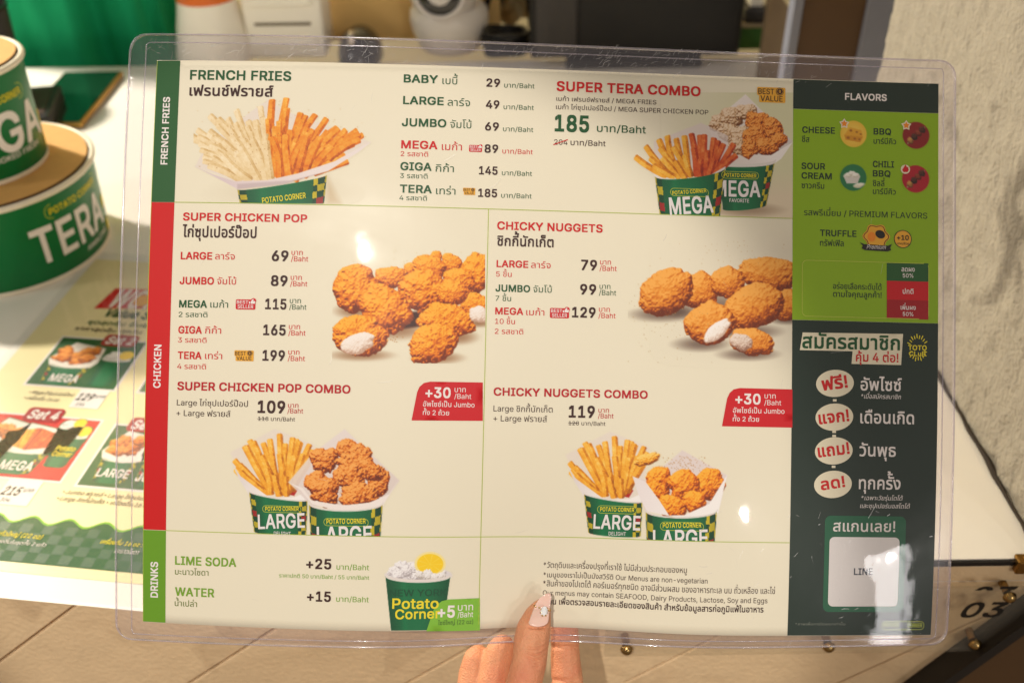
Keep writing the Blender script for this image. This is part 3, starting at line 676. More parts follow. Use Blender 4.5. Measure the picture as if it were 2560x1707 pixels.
# ---------------------------------------------------------------- stacked sample tubs
M_TUB = mat('tub_green', (0, 112, 56), .38, var=.05, spec=.3); M_CARD = mat('cardboard_lid', (216, 166, 96), .75, var=.08, scale=120.); M_RIM = mat('waxed_rim', (238, 228, 208), .4, var=.03)
M_LIDE = mat('lid_edge', (92, 60, 34), .8)
def on_cone(V, a0, z0, h, rb, rt, rad, off=.0006):
    """wrap flat lettering (metres, x along the band) round a tub; rad = angle per metre"""
    out = []
    for x, y in V:
        z = z0+y; r = rb+(rt-rb)*z/h+off; t = a0+x*rad; out.append((r*math.cos(t), r*math.sin(t), z))
    return out
def tub(name, label, loc, h, rb, rt, big, sub, a0, a1, zb, hb, la0, la1, lz, sub_a):
    t = thing(name, label, 'food tub', loc, 'sample tubs stacked on the counter')
    lathe('body', [(0, .0006), (rb-.002, .0006), (rb, .003), (rt, h-.004)], M_TUB, t, 96)
    lathe('base_ring', [(rb-.001, 0), (rb+.0009, .0006), (rb+.0012, .004), (rb+.0004, .0045)], M_RIM, t, 96)
    bead = []
    for k in range(13):
        a = -math.pi/2+math.pi*2*k/12; bead.append((rt+.0006+.0027*math.cos(a), h-.0022+.0027*math.sin(a)))
    lathe('rim', bead, M_RIM, t, 96)
    lathe('lid', [(0, h+.0016), (rt-.0030, h+.0016)], M_CARD, t, 96); lathe('lid_edge', [(rt-.0030, h+.0016), (rt-.0028, h+.0014), (rt-.0028, h-.0035)], M_LIDE, t, 96)
    rm = (rb+rt)/2
    V, F = text2d(big, hb, (R_(a1)-R_(a0))*rm, .8); V = V+0; link('lettering', on_cone(V, R_(a0), zb, h, rb, rt, 1/rm), F, ink('tubwhite'), t)
    V, F = text2d('POTATO CORNER', .0062, (R_(la1)-R_(la0))*rm, .6); link('logo', on_cone(V, R_(la0), lz, h, rb, rt, 1/rm), F, ink('yellow'), t)
    V, F = ring2d(rrect(-.004, -.0035, (R_(la1)-R_(la0))*rm+.004, .0098, .006, 6), .0006); link('logo_outline', on_cone(V, R_(la0), lz, h, rb, rt, 1/rm), F, ink('lime'), t)
    V, F = text2d(sub, .0048, (R_(sub_a[1])-R_(sub_a[0]))*rm, .4); link('small_print', on_cone(V, R_(sub_a[0]), sub_a[2], h, rb, rt, 1/rm), F, ink('tubwhite'), t)
    cell = .0125
    for i in range(6):
        for j in range(int((h-.02)/cell)):
            if (i+j) % 2 or (i < 2 and j > 2-i): continue
            c = ['yellow', 'tagred', 'yellow', 'yellow'][(i*3+j*2) % 4]; x0 = i*cell; V, F = patch2d([(x0, j*cell), (x0+cell, j*cell), (x0+cell, (j+1)*cell), (x0, (j+1)*cell)], .004)
            link('printed_check', on_cone(V, R_(a1+5), .006, h, rb, rt, 1/rm, .0004), F, ink(c), t)
    return t
tub('wide_tub', 'wide green paper tub lettered TERA under the taller tub', (-.487, .408, 0), .088, .0915, .0955, 'TERA', 'AMAZING', -50, 7, .0235, .0335, -36, 4, .066, (-18, 7, .0125))
tub('tall_tub', 'tall green paper tub lettered GIGA stacked on a wider tub', (-.487, .410, .0897), .098, .0575, .0605, 'GIGA', 'ALWAYS COOKED FRESH', -92, 12, .0270, .0335, -62, -7, .070, (-88, -2, .0195))

# ---------------------------------------------------------------- the second menu sheet lying on the counter
LX, LY, LA = -.449, .010, R_(-7.5)
leaf = thing('menu_sheet', 'cream set-meal menu sheet with a green wavy footer lying flat on the counter', 'menu', (LX, LY, .0004), None, LA)
def lf(off): return lambda x, y: np.stack([np.asarray(x)*.001, np.asarray(y)*.001, np.full(np.shape(x), .0006+off*.00015)], -1)
LW, LH = 285., 382.
M_LEAF = mat('cream_sheet', (240, 228, 176), .35, var=.02, scale=30.); M_WHITEP = mat('white_paper', (240, 236, 228), .4, var=.02)
box('sleeve_backing', (-.004, -.014, 0), (LW*.001+.006, LH*.001+.006, .0003), M_WHITEP, leaf)
def lpatch(name, pts, k, off=1, step=20.): V, F = patch2d(pts, step); return link(name, lf(off)(V[:, 0], V[:, 1]), F, ink(k) if isinstance(k, str) else k, leaf)
def ltext(name, s, x, y, w, h, k, wt=.4, off=3, slant=0.): V, F = text2d(s, h, w, wt, slant); return link(name, lf(off)(V[:, 0]+x, V[:, 1]+y), F, ink(k), leaf)
lpatch('paper', [(4, 6), (LW, 6), (LW, LH-6), (4, LH-6)], M_LEAF, 0, 40.)
wave = [(4, 14), (LW, 14)]+[(x, 50+3.2*math.sin((x-30)/26.*2*math.pi)) for x in np.linspace(LW, 4, 90)]
lpatch('footer_band', wave, 'tabgreen', 1, 12.)
V, F = [], []
wl = [(x, 50.4+3.2*math.sin((x-30)/26.*2*math.pi)) for x in np.linspace(4, LW, 90)]
for i, (x, y) in enumerate(wl): V += [(x, y-.9), (x, y+.9)]
F = [(2*i, 2*i+2, 2*i+3, 2*i+1) for i in range(len(wl)-1)]; V = np.array(V); link('footer_line', lf(2)(V[:, 0], V[:, 1]), F, ink('taglime'), leaf)
cv, cf = [], []
for i in range(34):
    for j in range(4):
        if (i+j) % 2: continue
        x, y = 6+i*8, 15+j*8; n = len(cv); cv += [(x, y), (x+8, y), (x+8, y+8), (x, y+8)]; cf.append((n, n+1, n+2, n+3))
cv = np.array(cv); o = link('footer_checks', lf(1.6)(cv[:, 0], cv[:, 1]), cf, mat('ink_footer_check', (30, 84, 44), .5, var=.05), leaf); o['kind'] = 'stuff'
ltext('footer_text', 'เปลี่ยนแก้วใหญ่ (22 oz)', 84, 34.6, 45, 3.6, 'yellow', .5, 3, .2); ltext('footer_text', 'เปลี่ยนเครื่องดื่มในชุดทั้ง 2 แก้ว', 84, 28.4, 51, 2.9, 'white', .2, 3, .2)
ltext('footer_text', 'เครื่องดื่ม 16 oz :', 170, 35.5, 29, 3.4, 'yellow', .4, 3, .2); ltext('footer_text', 'มะนาวโซดา', 183, 28.8, 16, 3.0, 'white', .2, 3, .2)
lpatch('title_block', [(40, 297), (90, 302), (93, 332), (45, 330)], 'tagred', 1); ltext('title', 'WOW', 49, 301, 48, 27, 'white', 1., 3, .12); lpatch('title_dot', oval(79, 313, 8, 9), 'gold', 4); ltext('title', 'Value Set', 53, 286, 52, 11, 'green', .8, 5, .2)
ltext('subtitle', 'ชุดสุดคุ้ม อิ่มอร่อย', 45, 274, 70, 4.6, 'green', .5); ltext('subtitle', 'ราคาสุดคุ้ม ทุกวัน', 38, 264, 60, 4.2, 'brown', .4)
for q, k in (((34, 190, 108, 253), 'tabgreen'), ((32, 88, 115, 153), 'tabred'), ((129, 86, 212, 150), 'tabgreen'), ((129, 190, 212, 253), 'tabgreen')):
    lpatch('picture_border', [(q[0]-2, q[1]-2), (q[2]+2, q[1]-2), (q[2]+2, q[3]+2), (q[0]-2, q[3]+2)], 'tubwhite', 1); lpatch('picture_ground', [(q[0], q[1]), (q[2], q[1]), (q[2], q[3]), (q[0], q[3])], k, 2)
def lpic(name, x0, y0, w, h, kind, seed):
    """small printed tub picture; painter y runs down, sheet y runs up"""
    p = Pic(0, 0, w*10, h*10, 7, seed); W, H = w*10., h*10.
    if kind == 'drink':
        p.ell(W*.5, H*.22, W*.46, H*.16, (.88, .87, .86)); p.lump(W*.45, H*.20, W*.36, H*.15, 0, seed, [(.66, .64, .63), (.82, .80, .79), (.93, .92, .91)], .15, 1.2)
        p.ell(W*.74, H*.13, W*.24, H*.12, (.97, .82, .15)); p.cup((W*.04, H*.27), (W*.96, H*.27), (W*.16, H*.94), (W*.84, H*.94), H*.05, H*.03, left=False, right=False)
    else:
        p.poly([(0, H*.42), (W*.30, H*.02), (W*.95, H*.12), (W, H*.45), (W*.5, H*.60)], (.93, .90, .87), 1.)
        if kind == 'fries':
            for i in range(26): t = (i*7 % 26)/25.; p.fry(W*(.25+.5*t), H*.55, W*(.02+.96*t), H*(.10+.25*abs(t-.5)), W*.075, REDF if t > .4 else GOLD, seed+i)
        else:
            rr = np.random.default_rng(seed)
            for i in range(11): p.lump(W*(.18+.64*rr.random()), H*(.18+.28*rr.random()), W*.15, H*.11, rr.random()*3, seed+i, CRISP, .15, 1.3)
        p.poly([(0, H*.42), (W*.5, H*.54), (W, H*.44), (W*.92, H*.56), (W*.5, H*.62), (W*.08, H*.54)], (.93, .90, .87), 1.)
        p.cup((W*.10, H*.55), (W*.92, H*.55), (W*.18, H*.93), (W*.84, H*.93), H*.06, H*.02)
    picture(name, p, lambda X, Y: lf(3)(x0+X/10., y0+h-Y/10.), leaf, (40, 98, 50))
lpic('food_picture', 36, 190, 44, 58, 'chicken', 31); ltext('tub_print', 'MEGA', 50, 195, 24, 9, 'tubwhite', .8, 5); lpic('food_picture', 80, 192, 26, 48, 'drink', 32)
lpic('food_picture', 34, 98, 30, 52, 'chicken', 33); lpic('food_picture', 50, 90, 46, 56, 'fries', 34); ltext('tub_print', 'MEGA', 64, 95, 25, 9, 'tubwhite', .8, 5); lpic('food_picture', 92, 100, 22, 46, 'drink', 35); lpic('food_picture', 86, 112, 20, 42, 'drink', 36); ltext('tub_print', 'Potato', 96, 118, 15, 5, 'yellow', .7, 5); ltext('tub_print', 'Corner', 96, 112, 15, 5, 'yellow', .7, 5)
lpic('food_picture', 131, 88, 36, 58, 'chicken', 37); ltext('tub_print', 'LARGE', 138, 95.5, 24, 8, 'tubwhite', .8, 5); lpic('food_picture', 162, 88, 40, 60, 'chicken', 38); ltext('tub_print', 'JUMBO', 168, 94, 28, 8, 'tubwhite', .8, 5)
lpic('food_picture', 136, 190, 44, 58, 'fries', 39); lpic('food_picture', 182, 192, 26, 48, 'drink', 40); ltext('tub_print', 'LARGE', 148, 196, 24, 8, 'tubwhite', .8, 5)
for s, x, y in (('Set 2', 72, 247), ('Set 4', 55, 149), ('Set 5', 140, 146), ('Set 3', 160, 247)): lpatch('set_tag', rrect(x-2, y-2, x+28, y+14, 4), 'darkred', 4); ltext('set_name', s, x+1, y+1, 24, 9.5, 'tubwhite', .9, 5, .15)
for q, a, b, c in (((82, 166, 106, 188), '129', 'บาท', '156'), ((78, 62, 104, 87), '215', 'บาท', '304'),):
    lpatch('price_tag', [(q[0], q[1]), (q[2], q[1]), (q[2], q[3]), (q[0], q[3])], 'tubwhite', 2); ltext('price', a, q[0]+1, q[1]+9, 13, 8, 'black', .8, 3, .2); ltext('currency', b, q[0]+16, q[1]+13, 7, 3.2, 'black', .3, 3, .2); ltext('old_price', c, q[0]+4, q[1]+2.5, 7, 3.5, 'black', .2, 3, .2)
ltext('note', '• Mega ไก่ซุปเปอร์ป๊อป', 42, 178.6, 37, 3.6, 'brown', .3, 3, .2); ltext('note', '• เครื่องดื่ม 16 oz', 41.5, 171.5, 29, 3.6, 'brown', .3, 3, .2)
ltext('note', '• Jumbo ฟรายส์ • Large ไก่ซุปเปอร์ป๊อป', 122, 76.5, 72, 3.8, 'brown', .3, 3, .2); ltext('note', '• Large ชิกกี้นักเก็ต • เครื่องดื่ม 16 oz', 121, 70, 68, 3.8, 'brown', .3, 3, .2)
V, F = patch2d(rrect(-3, -13, LW+5, LH+5, 4), 60.); link('clear_sleeve', lf(9)(V[:, 0], V[:, 1]), F, clear_mat('leaf_sleeve', (.97, .96, .95), .08), leaf)

# ---------------------------------------------------------------- things at the back of the counter
ph = thing('smartphone', 'gold edged smartphone lying face up beside the stacked tubs', 'phone', (-.548, .762, 0))
M_GOLD = mat('gold_frame', (196, 150, 84), .3, 1., var=.08)
box('frame', (-.0395, -.082, .0), (.0395, .082, .0082), M_GOLD, ph, .003, 4)
box('screen', (-.0362, -.079, .0080), (.0362, .079, .0087), mat('dark_screen', (18, 44, 30), .06, var=.5, scale=40., coat=.5), ph, .0005, 1)
pc = thing('pen_cup', 'black mesh cylinder cup standing behind the tall green tub', 'pen cup', (-.640, .760, 0))
M_DARK = mat('dark_plastic', (38, 34, 32), .45, var=.2)
lathe('wall', [(.036, 0), (.036, .002), (.042, .118), (.0405, .118), (.0345, .003), (0, .003)], M_DARK, pc, 48)
lathe('rim', [(.0405, .118), (.0436, .119), (.0436, .122), (.0405, .122)], mat('dark_metal', (60, 52, 48), .3, 1.), pc, 48)
wl_ = thing('card_reader', 'black square card reader between the tubs and the phone', 'card reader', (-.578, .700, 0), None, R_(12))
box('body', (-.034, -.048, 0), (.034, .052, .026), M_DARK, wl_, .005, 4); box('face', (-.027, -.040, .0258), (.027, .044, .0268), mat('reader_face', (66, 40, 32), .5, var=.3, scale=90.), wl_, .001, 1)

# person in a green shirt behind the counter (only the shirt shows)
def torso():
    V, F = [], []; n, m = 120, 46
    for j in range(m+1):
        z = -.42+1.0*j/m
        for i in range(n):
            t = 2*math.pi*i/n; ax = .235-.02*math.sin(3*z+1); ay = .135
            fold = .020*math.sin(9*t+2.2*z)+.013*math.sin(17*t-3.1*z+1.)+.008*math.sin(29*t+5*z)
            V.append((ax*math.cos(t)*(1+fold*2.2), ay*math.sin(t)+fold*math.sin(t), z))
    for j in range(m):
        for i in range(n): F.append((j*n+i, j*n+(i+1) % n, (j+1)*n+(i+1) % n, (j+1)*n+i))
    F.append(tuple(range(n-1, -1, -1))); F.append(tuple(m*n+i for i in range(n)))
    return V, F
pe = thing('person', 'person in a loose green shirt standing behind the counter', 'person', (-.712, 1.075, -.6))
V, F = torso(); link('shirt', [(x, y, z+.6) for x, y, z in V], F, mat('green_cloth', (0, 172, 112), .85, var=.10, scale=20., bump=.001, bscale=500.), pe, True)

sb = thing('squeeze_bottle', 'white squeeze bottle with an orange cap beside the green shirt', 'bottle', (-.402, .915, 0))
M_WH = mat('white_plastic', (250, 244, 230), .35, var=.02)
lathe('body', [(0, 0), (.052, 0), (.054, .004), (.046, .045), (.0405, .070), (.039, .080), (0, .080)], M_WH, sb, 48)
lathe('cap', [(.0395, .080), (.038, .102), (.012, .125), (0, .126)], mat('orange_plastic', (228, 110, 30), .4), sb, 48)
pr = thing('receipt_printer', 'white ribbed receipt printer beside the squeeze bottle', 'printer', (-.300, .955, 0))
box('body', (-.055, -.055, 0), (.052, .06, .088), M_WH, pr, .006, 4)
for z in (.018, .072): box('rib', (-.050, -.059, z), (.040, -.0545, z+.011), M_WH, pr, .002, 2)
box('paper_slot', (-.040, -.0562, .046), (.036, -.0548, .050), mat('painted_slot_shade', (120, 108, 92), .7), pr)  # solid strip, no opening: the shade inside the slot is put into its colour
cb = thing('cardboard_box', 'low open tan cardboard box behind the mouse', 'box', (-.150, 1.030, 0))
M_TAN = mat('tan_card', (236, 196, 126), .75, var=.07, scale=40.)
box('front_wall', (-.105, -.060, 0), (.140, -.056, .075), M_TAN, cb); box('back_wall', (-.105, .056, 0), (.140, .060, .075), M_TAN, cb)
for x in (-.105, .136): box('side_wall', (x, -.0558, 0), (x+.004, .0558, .075), M_TAN, cb)
box('top_flap', (-.107, -.066, .0752), (.142, -.030, .078), mat('pale_card', (226, 200, 150), .7), cb); box('bottom', (-.1008, -.0556, .0), (.1358, .0556, .003), M_TAN, cb)
ms = thing('computer_mouse', 'glossy black computer mouse with a silver wheel standing before the tan box', 'mouse', (-.202, .905, 0))
bm = bmesh.new(); bmesh.ops.create_uvsphere(bm, u_segments=40, v_segments=24, radius=1)
for v in bm.verts: v.co = Vector((v.co.x*.031, v.co.y*.054, max(-.02, v.co.z)*.040+.0008))
bm_obj('shell', bm, mat('gloss_black', (26, 25, 26), .16, var=.1, coat=.4), ms, True)
w = lathe('scroll_wheel', [(.001, -.004), (.010, -.004), (.0115, -.002), (.0115, .002), (.010, .004), (.001, .004)], mat('silver', (210, 200, 190), .2, 1.), ms, 32); w.location = (-.006, -.026, .033); w.rotation_euler = (0, R_(90), 0)
sc = thing('security_camera', 'white round security camera with a black lens on the counter', 'camera', (-.080, .940, 0))
M_CW = mat('camera_white', (224, 218, 214), .3, var=.02)
lathe('base', [(0, 0), (.040, 0), (.043, .003), (.045, .010), (.052, .026), (.0545, .040), (.053, .052), (.046, .060), (0, .062)], M_CW, sc, 64)
hd = bpy.data.objects.new('head', None)
bm = bmesh.new(); bmesh.ops.create_uvsphere(bm, u_segments=48, v_segments=32, radius=.046); hd = bm_obj('head', bm, M_CW, sc, True); hd.location = (-.006, -.010, .082)
ln = lathe('lens', [(.036, .030), (.0355, .040), (.0345, .0425), (.031, .0425), (.029, .038), (0, .039)], M_CW, hd, 48); ln.rotation_euler = (R_(78), 0, R_(-4))
lg = lathe('lens_glass', [(.0292, .0395), (.020, .0425), (0, .0435)], mat('lens_black', (14, 13, 14), .08, coat=.5), hd, 48); lg.rotation_euler = (R_(78), 0, R_(-4))
# black cables beside the camera
M_CAB = mat('cable_black', (20, 18, 18), .4, var=.15)
coil = []
for k in range(150): t = k/150*2*math.pi*5; rr = .030+.003*math.sin(t*1.7); coil.append((rr*math.cos(t), rr*math.sin(t)*.9, .004+.030*k/150+.002*math.sin(3*t)))
cc = tube('cable_coil', coil, .0036, M_CAB, None, 7); cc.location = (-.002, .905, 0); tag(cc, 'coiled black cable lying beside the white camera', 'cable')
for i, (pts, lab) in enumerate([([(-.03, .99, .004), (-.01, .975, .05), (.0, .965, .085), (.02, .97, .10), (.03, .98, .05), (.034, .99, .004)], 'thin black cable looping up between the camera and the screen'),
                                ([(-.035, .965, .004), (-.025, .96, .06), (.004, .955, .072), (.028, .955, .060), (.036, .965, .004)], 'short black cable arching over the coiled cable')]):
    P = [Vector(p) for p in pts]; sm = []
    for k in range(len(P)-1):
        for j in range(8):
            t = j/8; p0, p1, p2, p3 = P[max(k-1, 0)], P[k], P[k+1], P[min(k+2, len(P)-1)]
            sm.append(.5*((2*p1)+(p2-p0)*t+(2*p0-5*p1+4*p2-p3)*t*t+(3*p1-p0-3*p2+p3)*t**3))
    o = tube('cable', sm, .0042, M_CAB, None, 7); tag(o, lab, 'cable')
# crumpled cream paper behind the cables
bm = bmesh.new(); bmesh.ops.create_icosphere(bm, subdivisions=3, radius=.045); rg = random.Random(8)
for v in bm.verts: v.co *= .7+.5*rg.random(); v.co.z = max(v.co.z, -.040)
o = bm_obj('crumpled_bag', bm, mat('cream_paper', (206, 192, 150), .8, var=.15), None); o.location = (.005, 1.05, .0405); tag(o, 'crumpled cream paper bag behind the black cables', 'bag')
# till screen
mo = thing('till_screen', 'large matt black till screen standing at the back of the counter', 'screen', (.168, .865, 0))
M_MON = mat('matt_black', (26, 24, 24), .6, var=.12, scale=30., bump=.0002, bscale=900.)
box('stand_foot', (-.09, -.02, 0), (.09, .10, .012), M_MON, mo, .004, 3); box('stand_post', (-.03, .035, .012), (.03, .06, .12), M_MON, mo, .003, 2)
sc_ = box('housing', (-.138, -.012, .0125), (.138, .034, .36), M_MON, mo, .004, 3)
box('grey_side_panel', (-.131, -.0142, .018), (-.078, -.0122, .352), mat('grey_panel', (62, 58, 57), .5, var=.08), mo, .0008, 1); box('dark_panel', (-.074, -.0142, .018), (.131, -.0122, .352), mat('dark_panel', (20, 18, 18), .5, var=.1), mo, .0008, 1)
# clutter between the screen and the wall
gc = thing('green_carton', 'small dark green carton beside the black till screen', 'carton', (.338, .93, 0)); box('body', (-.020, -.02, 0), (.022, .03, .030), mat('carton_green', (40, 92, 22), .6, var=.1), gc, .001, 1); box('lid', (-.0212, -.0212, .0302), (.0232, .0312, .0335), mat('carton_lid', (150, 134, 104), .6, var=.1), gc, .001, 1)
bk = thing('black_adapter', 'black power adapter resting on the green carton', 'adapter', (.340, .935, .0335)); box('body', (-.017, -.018, 0), (.014, .024, .020), M_DARK, bk, .003, 3); box('plug', (-.010, -.010, .0198), (.008, .012, .040), M_WH, bk, .002, 2)
pb = thing('framed_board', 'dark brown board in a grey frame behind the end of the stucco wall', 'board', (.362, .640, 0))
box('panel', (-.046, -.004, 0), (.022, .006, .60), M_BROWN, pb)
box('frame_stile', (-.057, -.010, 0), (-.0462, .010, .60), M_GREYB, pb, .001, 1); box('frame_stile', (.0222, -.010, 0), (.052, .010, .60), M_GREYB, pb, .001, 1)
bs = thing('wall_shelf', 'grey brown board leaning with a black edge behind the till screen', 'board', (.352, .80, 0))
bm = bmesh.new(); f = bm.faces.new([bm.verts.new(p) for p in ((-.03, 0, 0), (.062, 0, 0), (.044, 0, .035), (-.030, 0, .125))])
ex = bmesh.ops.extrude_face_region(bm, geom=[f]); bmesh.ops.translate(bm, vec=(0, .012, 0), verts=[v for v in ex['geom'] if isinstance(v, bmesh.types.BMVert)]); bmesh.ops.recalc_face_normals(bm, faces=bm.faces[:])
bm_obj('panel', bm, mat('grey_brown', (128, 108, 82), .7, var=.1), bs); tube('edge', [(.066, .006, .004), (.046, .006, .037)], .008, M_BLACK, bs, 8)
bw = box('back_wall', (-4, 1.9, -1.02), (4, 2.0, 2.0), mat('cream_wall', (214, 196, 150), .85, var=.06, scale=4.)); bw['kind'] = 'structure'

